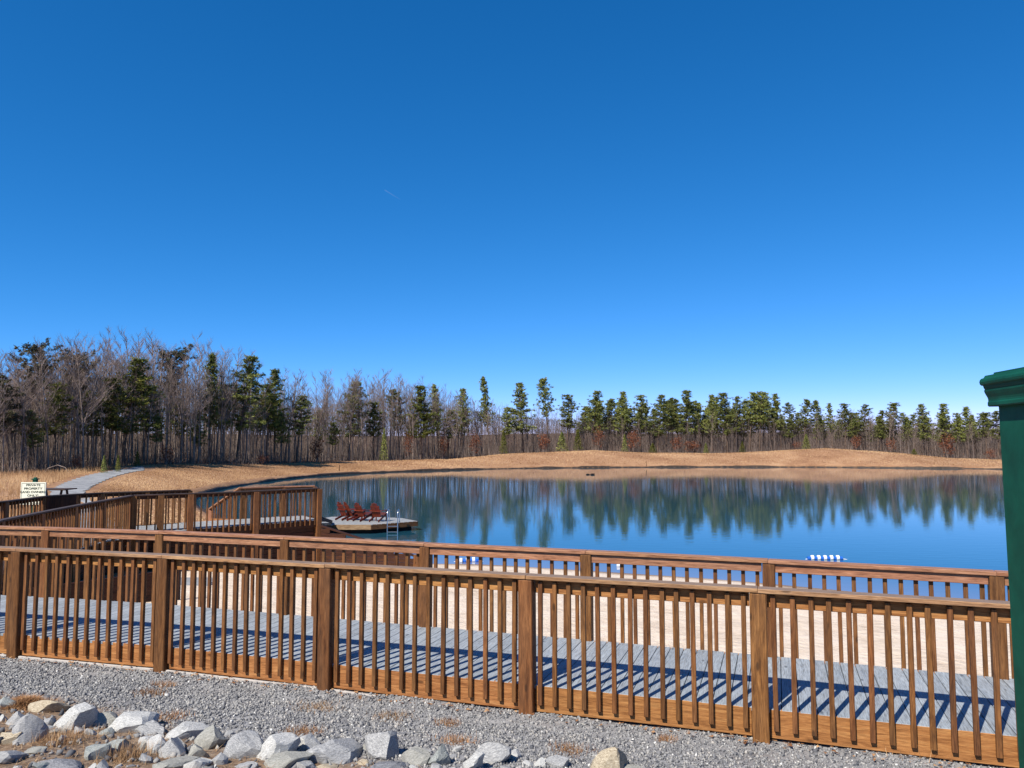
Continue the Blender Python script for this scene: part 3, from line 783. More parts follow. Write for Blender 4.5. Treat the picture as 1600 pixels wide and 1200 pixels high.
# dock ladder
lp = G(614, 818.5, DZ); lad = thing('dock_ladder', 'silver swim ladder hooked over the near edge of the floating dock', 'ladder', (lp.x, lp.y, DZ))
for s in (-0.24, 0.24):
    pts = []
    base = Vector((s, 0, 0))
    for t in np.linspace(0, 1, 6): pts.append(base + Vector((0, 0.42, 0.02 + 0.46 * t)))
    for t in np.linspace(0.15, 1, 9): a = math.pi * t; pts.append(base + Vector((0, 0.13 + 0.29 * math.cos(a), 0.48 + 0.18 * math.sin(a))))
    for t in np.linspace(0.1, 1, 10): pts.append(base + Vector((0, -0.16, 0.48 - 1.6 * t)))
    v, f = tube(pts, 0.022, 8); link('side_rail', mesh('side_rail', v, f, M_metal, True), lad)
for z in (-0.10, -0.36, -0.62):
    beam('rung', lad, lp + Vector((-0.24, -0.16, z)), lp + Vector((0.24, -0.16, z)), 0.05, 0.03, M_metal)
lad.rotation_euler = (0, 0, 0)

# adirondack chairs
def chair(label, loc, rz):
    r = thing('adirondack_chair', label, 'chair', (0, 0, 0), 'red chairs on the floating dock')
    # faces +Y: seat slopes down to the back, back fans up
    for s in (-0.27, 0.27):
        beam('seat_rail', r, (s, 0.42, 0.36), (s, -0.55, 0.04), 0.03, 0.11, M_redwood)
        beam('front_leg', r, (s * 1.12, 0.36, 0.0), (s * 1.12, 0.36, 0.56), 0.03, 0.10, M_redwood, up=(0, 1, 0))
        beam('arm', r, (s * 1.25, 0.46, 0.575), (s * 1.1, -0.36, 0.60), 0.13, 0.025, M_redwood)
    for k in range(5):
        t = k / 4.6; yy = 0.42 - 0.55 * t; zz = 0.43 - 0.18 * t
        beam('seat_slat', r, (-0.29, yy, zz), (0.29, yy, zz), 0.10, 0.022, M_redwood)
    for k in range(5):
        u = (k - 2); hgt = 0.98 - 0.045 * u * u
        b0 = Vector((u * 0.093, -0.16, 0.24)); dirv = Vector((u * 0.022, -0.40, 0.78)).normalized()
        beam('back_slat', r, b0, b0 + dirv * (hgt - 0.10), 0.09, 0.022, M_redwood, up=(0, 1, 0))
    beam('back_brace', r, (-0.33, -0.36, 0.57), (0.33, -0.36, 0.57), 0.06, 0.03, M_redwood)
    beam('back_brace', r, (-0.24, -0.44, 0.80), (0.24, -0.44, 0.80), 0.05, 0.03, M_redwood)
    r.location = loc; r.rotation_euler = (0, 0, rz); r.scale = (0.89, 0.89, 0.89)
    return r
def pdz(px, py): v = G(px, py, DZ); return (v.x, v.y, DZ + 0.002)
chair('leftmost red wooden slatted chair on the floating dock, its back to the pier', pdz(541, 812.2), math.radians(-38))
chair('second red slatted chair from the left on the dock, overlapping the leftmost', pdz(552, 812.6), math.radians(-50))
chair('third red slatted chair from the left, half hidden between its neighbours', pdz(568, 813.8), math.radians(-34))
chair('rightmost red slatted chair, closest to the silver dock ladder', pdz(591, 814.6), math.radians(-16))

# ------------------------------------------------------------------ floats on the water
def disc_mesh(r, L, mat):
    v, f = tube([(-L / 2, 0, 0), (-L / 2 + .01, 0, 0), (L / 2 - .01, 0, 0), (L / 2, 0, 0)], [r * .8, r, r, r * .8], 14)
    return mesh('float', v, f, mat, False)
DW = disc_mesh(0.095, 0.10, M_white); DB = disc_mesh(0.07, 0.125, M_bluep)
def lane(label, px, py, n, zc, rz=0.0, jit=0.0):
    p = G(px, py, zc); r = thing('lane_float_line', label, 'float line', p, 'blue and white swim lane floats', rz)
    x = -n * 0.115
    for k in range(2 * n + 1):
        o = link('blue_float' if k % 2 == 0 else 'white_float', DB if k % 2 == 0 else DW, r, (x, random.uniform(-jit, jit), 0.02 if k % 2 else 0))
        o.rotation_euler = (0, 0, random.uniform(-jit * 2, jit * 2)); x += 0.115
    v, f = tube([(-n * .115 - .2, 0.05, -0.06), (-n * .115, 0, 0), (n * .115, 0, 0), (n * .115 + .35, -0.05, -0.06)], 0.010, 5); link('rope', mesh('rope', v, f, M_white), r)
lane('short line of five white and blue floats on the open water at right', 1289, 872.5, 5, 0.03)
lane('tangle of white and blue floats at the sand edge behind the railing', 730, 876, 3, 0.03, 0.15, 0.12)
p = G(966, 883, 0.03); r = thing('lane_float_line', 'single white float lying by the waterline, middle of the beach', 'float line', p, 'blue and white swim lane floats')
link('white_float', DW, r, (0, 0, 0)); link('blue_float', DB, r, (0.115, 0, 0))

# ------------------------------------------------------------------ green pillar
gz1 = zat(573, 2.6) - 0.022
gp_ = thing('green_pillar', 'dark green painted pillar with moulded cap at the right edge', 'pillar', (1.682, 2.62, 1.9))
def prism(parent, name, z0, z1, e0, e1, mat, sz=0.34):
    """square tapered block; e0/e1 overhang at bottom and top; far-left corner anchored at the pillar's corner"""
    V = []
    for z, e in ((z0, e0), (z1, e1)):
        for x, y in ((-e, e), (-e, -sz - e), (sz + e, -sz - e), (sz + e, e)): V.append((x, y, z - 1.9))
    F_ = [[0, 1, 5, 4], [1, 2, 6, 5], [2, 3, 7, 6], [3, 0, 4, 7], [3, 2, 1, 0], [4, 5, 6, 7]]
    return link(name, mesh(name, V, F_, mat), parent)
top = gz1
prism(gp_, 'shaft', 1.9, top - 0.06, 0, 0, M_green)
# moulding profile (z below top, overhang)
prof = [(-0.0895, 0.012), (-0.0895, 0.033), (-0.086, 0.0365), (-0.078, 0.0365), (-0.075, 0.034), (-0.070, 0.034), (-0.064, 0.036), (-0.055, 0.042), (-0.0475, 0.046), (-0.043, 0.046), (-0.043, 0.043), (-0.037, 0.047), (-0.031, 0.049), (-0.0305, 0.054), (-0.027, 0.059), (-0.021, 0.061), (-0.015, 0.059), (-0.011, 0.054), (-0.0095, 0.046), (-0.003, 0.040), (-0.0025, 0.012), (0.004, 0.010)]
V = []; Fc = []
for z, e in prof:
    e *= 0.66
    for x, y in ((-e, e), (-e, -0.34 - e), (0.34 + e, -0.34 - e), (0.34 + e, e)): V.append((x, y, top + z * 1.25 - 1.9))
for i in range(len(prof) - 1):
    for j in range(4): Fc.append([i * 4 + j, i * 4 + (j + 1) % 4, (i + 1) * 4 + (j + 1) % 4, (i + 1) * 4 + j])
Fc.append([(len(prof) - 1) * 4 + j for j in range(4)]); Fc.append([3, 2, 1, 0])
link('moulded_cap', mesh('moulded_cap', V, Fc, M_green), gp_)
gp_.rotation_euler = (0, math.radians(-0.45), math.radians(-8))

# ------------------------------------------------------------------ gravel stones
def stones(N, xr, yr, keepf, size, shade_rng, zf, name, mat, label=None, cat=None):
    n0 = N; x = RNG.uniform(*xr, n0); y = RNG.uniform(*yr, n0)
    k = keepf(x, y); x = x[k]; y = y[k]; n = len(x)
    sz = RNG.uniform(size[0], size[1], n) * (1 + 0.5 * (RNG.random(n) > 0.93))
    oc = np.array([(1, 0, 0), (-1, 0, 0), (0, 1, 0), (0, -1, 0), (0, 0, 1), (0, 0, -1)], float)
    V = np.repeat(oc[None], n, 0) + RNG.uniform(-0.35, 0.35, (n, 6, 3))
    V *= RNG.uniform(0.6, 1.3, (n, 1, 3)) * sz[:, None, None]
    q = RNG.normal(size=(n, 4)); q /= np.linalg.norm(q, axis=1)[:, None]; a, b, c, d = q.T
    Rm = np.stack([1 - 2 * (c * c + d * d), 2 * (b * c - a * d), 2 * (b * d + a * c), 2 * (b * c + a * d), 1 - 2 * (b * b + d * d), 2 * (c * d - a * b), 2 * (b * d - a * c), 2 * (c * d + a * b), 1 - 2 * (b * b + c * c)], 1).reshape(n, 3, 3)
    V = np.einsum('nij,nkj->nki', Rm, V)
    V[:, :, 0] += x[:, None]; V[:, :, 1] += y[:, None]; V[:, :, 2] += (zf(x, y) + sz * 0.35)[:, None]
    T = np.array([(0, 2, 4), (2, 1, 4), (1, 3, 4), (3, 0, 4), (2, 0, 5), (1, 2, 5), (3, 1, 5), (0, 3, 5)])
    Fc = (T[None] + 6 * np.arange(n)[:, None, None]).reshape(-1, 3)
    me = mesh(name, V.reshape(-1, 3), Fc, mat)
    attr(me, 'shade', np.repeat(shade_rng(n), 6))
    return link(name, me, kind='stuff', label=label, cat=cat)
def vis(x, y): return (np.abs(x) < (y * 0.70 + 0.3))
def front_keep(x, y):
    d = drail(x, y); s = soilf(x, y)
    p1 = RNG.random(len(x)) > s * 1.02
    return (d > -0.02) & vis(x, y) & (y > 3.2) & p1 & (d < 4.2)
stones(150000, (-8.5, 5.0), (3.2, 10.6), front_keep, (0.0065, 0.016), lambda n: np.clip(RNG.normal(0.45, 0.24, n), 0, 1), hfront, 'gravel', M_stone, 'crushed grey stone gravel in front of the near railing', 'gravel')

stones(6500, (-7, 3.5), (3.4, 8.6), lambda x, y: vis(x, y) & (RNG.random(len(x)) < soilf(x, y) * .55) & (drail(x, y) < 4.4), (0.010, 0.034), lambda n: np.clip(RNG.normal(0.33, 0.28, n), 0, 1), hfront, 'rubble', M_stone, 'small broken stones between the big rocks', 'rubble')
# ------------------------------------------------------------------ rip-rap rocks
def rock_mesh(kind_seed, mat, boxy=0.5):
    rng = np.random.default_rng(kind_seed)
    import bmesh
    bm = bmesh.new(); bmesh.ops.create_icosphere(bm, subdivisions=3, radius=1)
    planes = []
    for _ in range(17):
        nrm = rng.normal(size=3); nrm /= np.linalg.norm(nrm); planes.append((nrm, rng.uniform(0.36, 0.62)))
    for v in bm.verts:
        p = np.array(v.co)
        for nrm, d in planes:
            t = p @ nrm
            if t > d: p = p - nrm * (t - d)
        p *= 1 + 0.035 * math.sin(p[0] * 9 + kind_seed) * math.cos(p[1] * 8 + p[2] * 7) + rng.uniform(-.012, .012)
        v.co = p
    me = bpy.data.meshes.new('rock'); bm.to_mesh(me); bm.free(); me.materials.append(mat)
    co = np.array([v.co[:] for v in me.vertices]); ext = (co.max(0) - co.min(0)) / 2
    for v in me.vertices: v.co = Vector((v.co[0] / ext[0], v.co[1] / ext[1], v.co[2] / ext[2]))
    return me
def hitf(px, py):
    u = (px - 800) / F_PX; v = -(py - 600) / F_PX
    d = np.array([u, math.cos(PITCH) - v * math.sin(PITCH), math.sin(PITCH) + v * math.cos(PITCH)])
    for t in np.arange(2, 14, 0.02):
        p = d * t
        if CAM_Z + p[2] < float(hfront(np.array(p[0]), np.array(p[1]))): return Vector((p[0], p[1], CAM_Z + p[2]))
ROCKS = [
 (8, 1098, 32, 30, 'green', 0, 'pale green-grey rock cut by the left edge, beside the rust pine straw'),
 (72, 1101, 46, 28, 'tan', -6, 'flat tan rock touching the right side of the rust pine straw'),
 (28, 1126, 30, 26, 'grey', 15, 'small grey rock just below the rust pine straw'),
 (40, 1148, 32, 46, 'grey', 35, 'blue-grey rock leaning right, above the dead grass at lower left'),
 (77, 1128, 14, 22, 'grey', 10, 'small narrow grey stone between the flat tan rock and the pointed white one'),
 (121, 1120, 46, 58, 'white', -25, 'pointed white and grey rock, the tallest at the left'),
 (161, 1124, 44, 28, 'olive', 5, 'flat olive rock between the pointed white one and the big pale oval'),
 (15, 1154, 32, 28, 'tan', 0, 'rounded tan rock at the left edge under the small grey ones'),
 (16, 1180, 48, 24, 'grey', 4, 'long low grey rock in the bottom left corner'),
 (100, 1193, 66, 16, 'dark', -4, 'dark slate slab with a white end at the bottom edge, left'),
 (150, 1175, 40, 32, 'green', 20, 'greenish rock above the bottom edge, left of the straw clump'),
 (184, 1168, 40, 30, 'green', -10, 'broad green-grey rock right behind the straw clump'),
 (206, 1130, 60, 38, 'white', 18, 'big pale speckled oval rock at the gravel edge'),
 (240, 1138, 44, 30, 'grey', -20, 'grey rock leaning on the right end of the pale oval one'),
 (227, 1156, 26, 24, 'white', 10, 'small white rock with a dark broken side, under the pale oval one'),
 (244, 1166, 26, 34, 'white', 40, 'narrow white rock tilted against a dark gap'),
 (285, 1143, 64, 30, 'white', 12, 'wide pale banded rock lying under a clump of dry weeds'),
 (270, 1172, 38, 36, 'grey', 30, 'squat violet-grey rock below the pale banded one'),
 (326, 1155, 44, 36, 'olive', 30, 'olive-grey rock half sunk in gravel, left of the heart shaped one'),
 (305, 1175, 24, 34, 'olive', -30, 'small olive rock standing beside a black gap'),
 (268, 1193, 54, 22, 'olive', 0, 'olive rock cut by the bottom edge below the violet-grey one'),
 (298, 1196, 34, 16, 'white', 20, 'white rock tip at the bottom edge left of centre-left gap'),
 (369, 1171, 56, 44, 'grey', -35, 'heart shaped grey rock with a black shadow on its right'),
 (342, 1188, 24, 22, 'grey', 0, 'little grey rock tucked under the heart shaped one'),
 (430, 1170, 66, 44, 'white', 28, 'tilted pale oval rock below the reddish straw strip'),
 (480, 1160, 40, 32, 'white', 0, 'rounded pale rock between the tilted oval and the long slab'),
 (438, 1191, 72, 24, 'olive', 18, 'long olive rock lying under the tilted pale oval'),
 (385, 1197, 34, 12, 'grey', 0, 'grey rock top just showing under the heart shaped one'),
 (475, 1196, 34, 18, 'grey', 0, 'grey rock at the bottom edge under the rounded pale one'),
 (531, 1177, 72, 38, 'grey', 0, 'long rectangular grey slab, flattest of the row'),
 (600, 1167, 56, 56, 'grey', -30, 'big angular grey rock with a peak, right of the rectangular slab'),
 (570, 1191, 20, 11, 'tan', 0, 'small cream stone in the gap between slab and angular rock'),
 (512, 1198, 28, 10, 'tan', 0, 'cream stone at the bottom edge under the rectangular slab'),
 (648, 1181, 42, 46, 'olive', 10, 'smooth olive-grey rock right of the angular one'),
 (606, 1198, 56, 18, 'dark', 0, 'dark grey rock at the bottom edge below the angular one'),
 (690, 1183, 28, 42, 'green', 0, 'dark green swirled rock standing upright beside rusty straw'),
 (765, 1176, 64, 44, 'grey', 15, 'large grey rock with a white peak near the middle of the bottom edge'),
 (803, 1180, 24, 20, 'white', 0, 'small white-topped rock next to a black hole'),
 (737, 1192, 40, 30, 'white', 30, 'pale streaked rock in front of the large peaked one'),
 (712, 1172, 15, 15, 'white', 0, 'tiny whitish stone among weeds beside the green rock'),
 (875, 1190, 36, 28, 'grey', 0, 'rounded grey rock alone left of the big tan one'),
 (944, 1188, 60, 50, 'tan', 10, 'big tan and cream rock, rightmost large one at the bottom edge'),
 (985, 1199, 44, 10, 'olive', 0, 'low olive rock right of the big tan one, cut by the bottom edge'),
]
# more rocks just below the frame edge keep the row going
for i, (px, py, pw, ph, kd, rot, lab) in enumerate(ROCKS):
    g = hitf(px, py + ph * 0.25); dist = (g - Vector((0, 0, CAM_Z))).length
    rx = pw / 2 * dist / F_PX * 1.05; rzv = ph / 2 * dist / F_PX * 1.0
    me = rock_mesh(100 + i, M_rock[kd])
    o = link('rock', me, None, (g.x, g.y, g.z + rzv * 0.12), lab, 'rock', 'rip-rap rocks in front of the gravel')
    o.scale = (rx, max(rx, rzv) * 0.85, rzv)
    o.rotation_euler = (random.uniform(-.2, .1), -math.radians(rot) * 0.85, random.uniform(-.15, .15))

# smaller broken stones wedged between them
rs = random.Random(77); SM = [rock_mesh(300 + i, M_rock[k]) for i, k in enumerate(('grey', 'white', 'grey', 'olive', 'white', 'green'))]
taken = [(r_[0], r_[1], r_[2]) for r_ in ROCKS]; cnt_ = 0
for _ in range(900):
    px = rs.uniform(2, 900); lo = np.interp(px, [0, 300, 500, 800, 900], [1112, 1140, 1158, 1178, 1188]); py = rs.uniform(lo, 1206); sz = rs.uniform(11, 25)
    if any(abs(px - a_[0]) < (a_[2] + sz) * .42 and abs(py - a_[1]) < (a_[2] * .3 + sz * .4) for a_ in taken): continue
    taken.append((px, py, sz)); g = hitf(px, py); q = sz / 2 * (g - Vector((0, 0, CAM_Z))).length / F_PX; cnt_ += 1
    ki = rs.randrange(6); zi = 0 if px < 180 else 1 if px < 340 else 2 if px < 560 else 3
    o = link('small_rock', SM[ki], None, (g.x, g.y, g.z + q * .1), 'small %s broken stone %s' % (('grey', 'white', 'grey', 'olive', 'white', 'greenish')[ki], ('among the dead grass at the lower left', 'around the narrow tilted white rock', 'between the heart shaped rock and the rectangular slab', 'right of the big angular rock with a peak')[zi]), 'rock', 'small stones between the rip-rap rocks')
    o.scale = (q, q * .9, q * rs.uniform(.5, .8)); o.rotation_euler = (rs.uniform(-.4, .4), rs.uniform(-.4, .4), rs.uniform(0, 6.28))
    if cnt_ >= 70: break
# ------------------------------------------------------------------ blades, tufts, straw
def blades(cx, cy, n, spread, length, width, zf, lean=0.7, flatn=0.0):
    x = cx + RNG.normal(0, spread, n); y = cy + RNG.normal(0, spread, n)
    a = RNG.uniform(0, 2 * math.pi, n); L = RNG.uniform(0.5, 1.0, n) * length
    tilt = RNG.uniform(0.05, lean, n) if not flatn else RNG.uniform(flatn, 1.5, n)
    dx = np.cos(a) * np.sin(tilt) * L; dy = np.sin(a) * np.sin(tilt) * L; dz = np.cos(tilt) * L
    z = zf(x, y); px_, py_ = -np.sin(a) * width / 2, np.cos(a) * width / 2
    V = np.stack([np.stack([x + px_, y + py_, z], 1), np.stack([x - px_, y - py_, z], 1), np.stack([x + dx, y + dy, z + dz], 1)], 1)
    return V
def blade_obj(name, V, mat, shades, **kw):
    n = len(V); me = mesh(name, V.reshape(-1, 3), np.arange(3 * n).reshape(n, 3), mat); attr(me, 'shade', np.repeat(shades, 3))
    return link(name, me, **kw)
TUFTS = [(235, 1085, 20, M_rust, 'rusty weed clump on the gravel above the pale oval rock'), (258, 1072, 16, M_rust, 'smaller rusty weed clump just below the railing post, left'),
 (262, 1123, 26, M_rust, 'dry weeds growing above the wide pale banded rock'),
 (200, 1186, 40, M_straw, 'thick straw clump among the rocks at the bottom left'), (95, 1160, 44, M_straw, 'large mat of dead grass among the left rocks'),
 (60, 1002, 12, M_straw, 'thin tall straw stalks against the bottom of the railing, far left'), (700, 1132, 16, M_rust, 'reddish weed tuft on the gravel below the middle railing section'),
 (890, 1175, 26, M_rust, 'brown weed tuft left of the big tan rock'),
 (1041, 1158, 12, M_rust, 'small reddish tuft alone on the gravel at right'), (1425, 1172, 40, M_straw, 'straw heap caught under the rim board at far right'),
 (500, 1108, 30, M_straw, 'streak of dry grass on the gravel in front of the second post'), (470, 1145, 26, M_rust, 'reddish straw strip above the tilted oval rock'),
 (715, 1160, 24, M_rust, 'weeds above the tiny whitish stone'), (612, 1122, 24, M_straw, 'faint grass streak above the angular rock')]
for (px, py, wpx, mt, lab) in TUFTS:
    g = hitf(px, py); sp = wpx * g.y / F_PX * 0.42; big = wpx > 38
    V1 = blades(g.x, g.y, int(80 + wpx * 11), sp * (1.0 if big else 1.45), 0.075 if not big else 0.15, 0.004, hfront, 1.45)
    V1 -= np.array([g.x, g.y, g.z]); 
    blade_obj('dry_grass_tuft', V1, mt, RNG.random(len(V1)), label=lab, cat='grass tuft', group='dry tufts on the gravel and rocks', loc=g)
g = hitf(22 + 28, 1108); gst = hitf(40, 1104)
V1 = blades(gst.x, gst.y, 2600, 0.10, 0.10, 0.005, lambda x, y: hfront(x, y) + 0.05 * np.exp(-((x - gst.x) ** 2 + (y - gst.y) ** 2) / 0.02), flatn=0.9)
blade_obj('pine_straw', V1 - np.array(gst[:]), M_rust, RNG.random(len(V1)), kind='stuff', loc=gst, label='rust coloured pine straw heap between the left rocks', cat='pine straw')
# loose straw over the soil zone
xs = RNG.uniform(-5, 2.5, 26000); ys = RNG.uniform(3.6, 8.6, 26000); s_ = soilf(xs, ys); k = (RNG.random(26000) < s_ * 0.9) & vis(xs, ys); xs, ys = xs[k], ys[k]
a = RNG.uniform(0, 6.28, len(xs)); L = RNG.uniform(0.03, 0.11, len(xs)); z = hfront(xs, ys) + 0.006
V1 = np.stack([np.stack([xs, ys, z], 1), np.stack([xs + np.sin(a) * .004, ys - np.cos(a) * .004, z], 1), np.stack([xs + np.cos(a) * L, ys + np.sin(a) * L, z + RNG.uniform(0, .03, len(xs))], 1)], 1)
blade_obj('dead_grass', V1, M_straw, RNG.random(len(V1)), kind='stuff', label='dead grass and straw scattered between the rocks', cat='grass')
# dried leaves along the rim
V1 = []
for _ in range(420):
    s = random.uniform(6, 19.5); p, d = poly_at(FR, s); x, y = p.x - 0.312 * random.uniform(.03, .22), p.y - .95 * random.uniform(.03, .22)
    z = 1.655; a = random.uniform(0, 6.28); r = random.uniform(.012, .03)
    V1.append([(x + r * math.cos(a + t), y + r * math.sin(a + t) * .7, z + random.uniform(0, .02)) for t in (0, 2.1, 4.2)])
V1 = np.array(V1); blade_obj('fallen_leaves', V1, M_rust, RNG.random(len(V1)), kind='stuff', label='brown dead leaves drifted along the foot of the near railing', cat='leaves')
# grass on the bank
def bank_scatter(N, xr, yr, keep, length, width, name, label, lean=0.5):
    x = RNG.uniform(*xr, N); y = RNG.uniform(*yr, N); k = keep(x, y); x, y = x[k], y[k]; n = len(x)
    a = RNG.uniform(0, 6.28, n); L = RNG.uniform(.5, 1, n) * length; t = RNG.uniform(0, lean, n); z = hterr(x, y)[0]
    px_, py_ = np.full(n, width / 2), np.zeros(n)
    V = np.stack([np.stack([x + px_, y, z], 1), np.stack([x - px_, y, z], 1), np.stack([x + np.cos(a) * np.sin(t) * L, y + np.sin(a) * np.sin(t) * L, z + np.cos(t) * L], 1)], 1)
    sh = 0.5 + 0.35 * np.sin(x * .35 + y * .2) * np.cos(y * .31) + RNG.normal(0, .2, n)
    blade_obj(name, V, M_straw, np.clip(sh, 0, 1), kind='stuff', label=label, cat='grass')
pathd = np.array([(p.x, p.y) for p in fine])
def off_path(x, y, m=1.35):
    d = np.full(x.shape, 1e9)
    for q in pathd[::3]: d = np.minimum(d, np.hypot(x - q[0], y - q[1]))
    return d > m + 0.15
def kleft(x, y):
    tl = np.interp(800 + 1200 * x / y, TREEPX, TREEY); xp = np.interp(y, pathd[:, 1], pathd[:, 0])
    return (x < xp - 1.4) & (y < tl + 3) & (x > -0.72 * y) & off_path(x, y)
bank_scatter(60000, (-62, -12), (22, 95), kleft, 0.55, 0.035, 'tall_grass', 'tall dry grass between the gravel path and the left wood')
bank_scatter(170000, (-45, -8), (24, 115), lambda x, y: (lake_sd(x, y) > 0.6) & off_path(x, y) & (x > -0.62 * y) & (y < np.interp(800 + 1200 * x / y, TREEPX, TREEY)), 0.11, 0.05, 'bank_grass', 'short tan winter grass on the near lake bank', 0.9)
bank_scatter(60000, (-25, 92), (105, 160), lambda x, y: (lake_sd(x, y) > 0.6) & (y < np.interp(800 + 1200 * x / y, TREEPX, TREEY) + 1), 0.18, 0.10, 'far_bank_grass', 'short tan grass on the mounds across the lake', 0.9)

# ------------------------------------------------------------------ trees
class TB:
    def __init__(s): s.V = []; s.F = []; s.n = 0
    def seg(s, p, q, r0, r1, k=3):
        d = q - p; L = np.linalg.norm(d)
        if L < 1e-6: return
        d = d / L; a = np.cross(d, (0.31, 0.17, 0.93) if abs(d[2]) < 0.9 else (1, 0, 0)); a /= np.linalg.norm(a); b = np.cross(d, a)
        for c, r in ((p, r0), (q, r1)):
            for j in range(k):
                t = 2 * math.pi * j / k; s.V.append(c + (a * math.cos(t) + b * math.sin(t)) * r)
        for j in range(k): s.F.append((s.n + j, s.n + (j + 1) % k, s.n + k + (j + 1) % k, s.n + k + j))
        s.n += 2 * k
    def mesh(s, name, mat): return mesh(name, np.array(s.V), np.array(s.F), mat)

def bare_tree(seed, fork=False, dense=1.0):
    """12 m bare tree: returns trunk mesh, branch mesh"""
    r = random.Random(seed); H = 12.0; T = TB(); B = TB()
    def wander(p, d, L, n, r0, r1, tb, k, bend=0.12, grav=0.0):
        pts = [p]; d = d / np.linalg.norm(d)
        for i in range(n):
            d = d + np.array([r.uniform(-bend, bend), r.uniform(-bend, bend), r.uniform(-bend, bend) * .4 + grav]); d /= np.linalg.norm(d)
            q = pts[-1] + d * L / n; a = r0 + (r1 - r0) * i / n; b = r0 + (r1 - r0) * (i + 1) / n
            tb.seg(pts[-1], q, a, b, k); pts.append(q)
        return pts
    stems = []
    main = wander(np.zeros(3), np.array([r.uniform(-.05, .05), r.uniform(-.05, .05), 1.0]), H * .96, 12, 0.115, 0.018, T, 5, 0.05)
    stems.append((main, 0.3, H))
    if fork:
        k = r.randint(4, 6); a = r.uniform(0, 6.28)
        st2 = wander(main[k], np.array([.5 * math.cos(a), .5 * math.sin(a), 1.0]), H * .55, 8, 0.07, 0.014, T, 4, 0.07, 0.03); stems.append((st2, 0.1, H * .6))
    for pts, start, hh in stems:
        nb = int((22 if hh > 10 else 13) * dense)
        for i in range(nb):
            t = start + (1 - start) * ((i + r.random()) / nb); f = t * (len(pts) - 1); j = min(int(f), len(pts) - 2); p = pts[j] + (pts[j + 1] - pts[j]) * (f - j)
            a = r.uniform(0, 6.28); L = (0.8 + 2.6 * (1 - t) ** .7) * r.uniform(.6, 1.2)
            up = r.uniform(.5, 1.3)
            b1 = wander(p, np.array([math.cos(a), math.sin(a), up]), L, 4, 0.030, 0.010, B, 3, .16, .07)
            for m in range(5):
                f2 = r.uniform(.6, 3.99); j2 = int(f2); p2 = b1[j2] + (b1[j2 + 1] - b1[j2]) * (f2 - j2); a2 = a + r.uniform(-1.3, 1.3)
                L2 = L * r.uniform(.25, .5)
                b2 = wander(p2, np.array([math.cos(a2), math.sin(a2), r.uniform(.5, 1.7)]), L2, 2, 0.011, 0.006, B, 3, .2, .08)
                for m3 in range(3):
                    p3 = b2[r.randint(0, 1)] * .5 + b2[r.randint(1, 2)] * .5; a3 = a2 + r.uniform(-1.4, 1.4)
                    d3 = np.array([math.cos(a3), math.sin(a3), r.uniform(.4, 1.8)]); d3 /= np.linalg.norm(d3)
                    B.seg(p3, p3 + d3 * r.uniform(.3, .7), 0.0065, 0.004, 3)
    return T.mesh('trunk', M_bark), B.mesh('branches', M_twig)

def pine(seed, cb=0.42, dens=1.0, flat_top=False, mat=None, wid=1.6):
    r = random.Random(seed); H = 12.0; T = TB(); T2_ = []
    p = np.zeros(3); d = np.array([r.uniform(-.03, .03), r.uniform(-.03, .03), 1.0]); pts = [p]
    for i in range(12):
        d = d + np.array([r.uniform(-.03, .03), r.uniform(-.03, .03), 0]); q = pts[-1] + d / np.linalg.norm(d) * H * .97 / 12
        T.seg(pts[-1], q, 0.13 * (1 - i / 13), 0.13 * (1 - (i + 1) / 13), 6); pts.append(q)
    tips = []; nw = int(23 * dens); ex = (.5, .8, .6, .7)[seed % 4]
    def at(t): f = min(t, .9999) * 12; j = int(f); return pts[j] + (pts[j + 1] - pts[j]) * (f - j)
    for i in range(nw):
        u = (i + r.random() * .7) / nw; t = cb + (1 - cb) * u
        if flat_top: R0 = wid * (0.55 + 0.6 * math.sin(u * 2.4)) * (1.0 if u < .93 else .7)
        else: R0 = wid * (min(1, .5 + u * 2.2) * (1 - u) ** ex + .13) * r.uniform(.6, 1.2)
        c = at(t); nb = r.randint(4, 7)
        for k in range(nb):
            a = r.uniform(0, 6.28); L = R0 * r.uniform(.45, 1.15)
            elev = r.uniform(-.25, .45) + .45 * u
            e = c + np.array([math.cos(a), math.sin(a), elev]) * L
            T.seg(c, e, .028, .010, 3)
            nc = max(2, int(L * 3.6))
            for m in range(nc):
                f = (m + 1) / nc
                if f < .35 and r.random() < .7: continue
                tips.append(c + (e - c) * f + np.array([r.uniform(-.22, .22), r.uniform(-.22, .22), r.uniform(-.08, .2)]))
    # dead stubs below the crown
    for i in range(8):
        t = r.uniform(.15, cb); c = at(t); a = r.uniform(0, 6.28); T.seg(c, c + np.array([math.cos(a), math.sin(a), r.uniform(-.2, .3)]) * r.uniform(.3, 1.0), .014, .006, 3)
    tips.append(pts[-1] + np.array([0, 0, .1])); tips.append(pts[-1] + np.array([0, 0, -.15])); tips.append(pts[-1] + np.array([.1, 0, -.3]))
    tips = np.array(tips); n = len(tips); K = 19
    rg = np.random.default_rng(seed)
    dirs = rg.normal(size=(n, K, 3)); dirs[:, :, 2] = dirs[:, :, 2] * .6 + .35; dirs /= np.linalg.norm(dirs, axis=2)[:, :, None]
    L = rg.uniform(.16, .34, (n, K, 1)); side = np.cross(dirs, rg.normal(size=(n, K, 3))); side /= np.linalg.norm(side, axis=2)[:, :, None]
    c = tips[:, None, :] + rg.normal(0, .07, (n, K, 3))
    V = np.stack([c + side * .045, c - side * .045, c + dirs * L], 2).reshape(-1, 3)
    me = mesh('crown', V, np.arange(len(V)).reshape(-1, 3), mat or M_needle)
    sh = np.repeat(np.clip(rg.normal(.42, .18, n)[:, None] + rg.normal(0, .12, (n, K)), 0, 1).ravel(), 3); attr(me, 'shade', sh)
    return T.mesh('trunk', M_barkpine), me

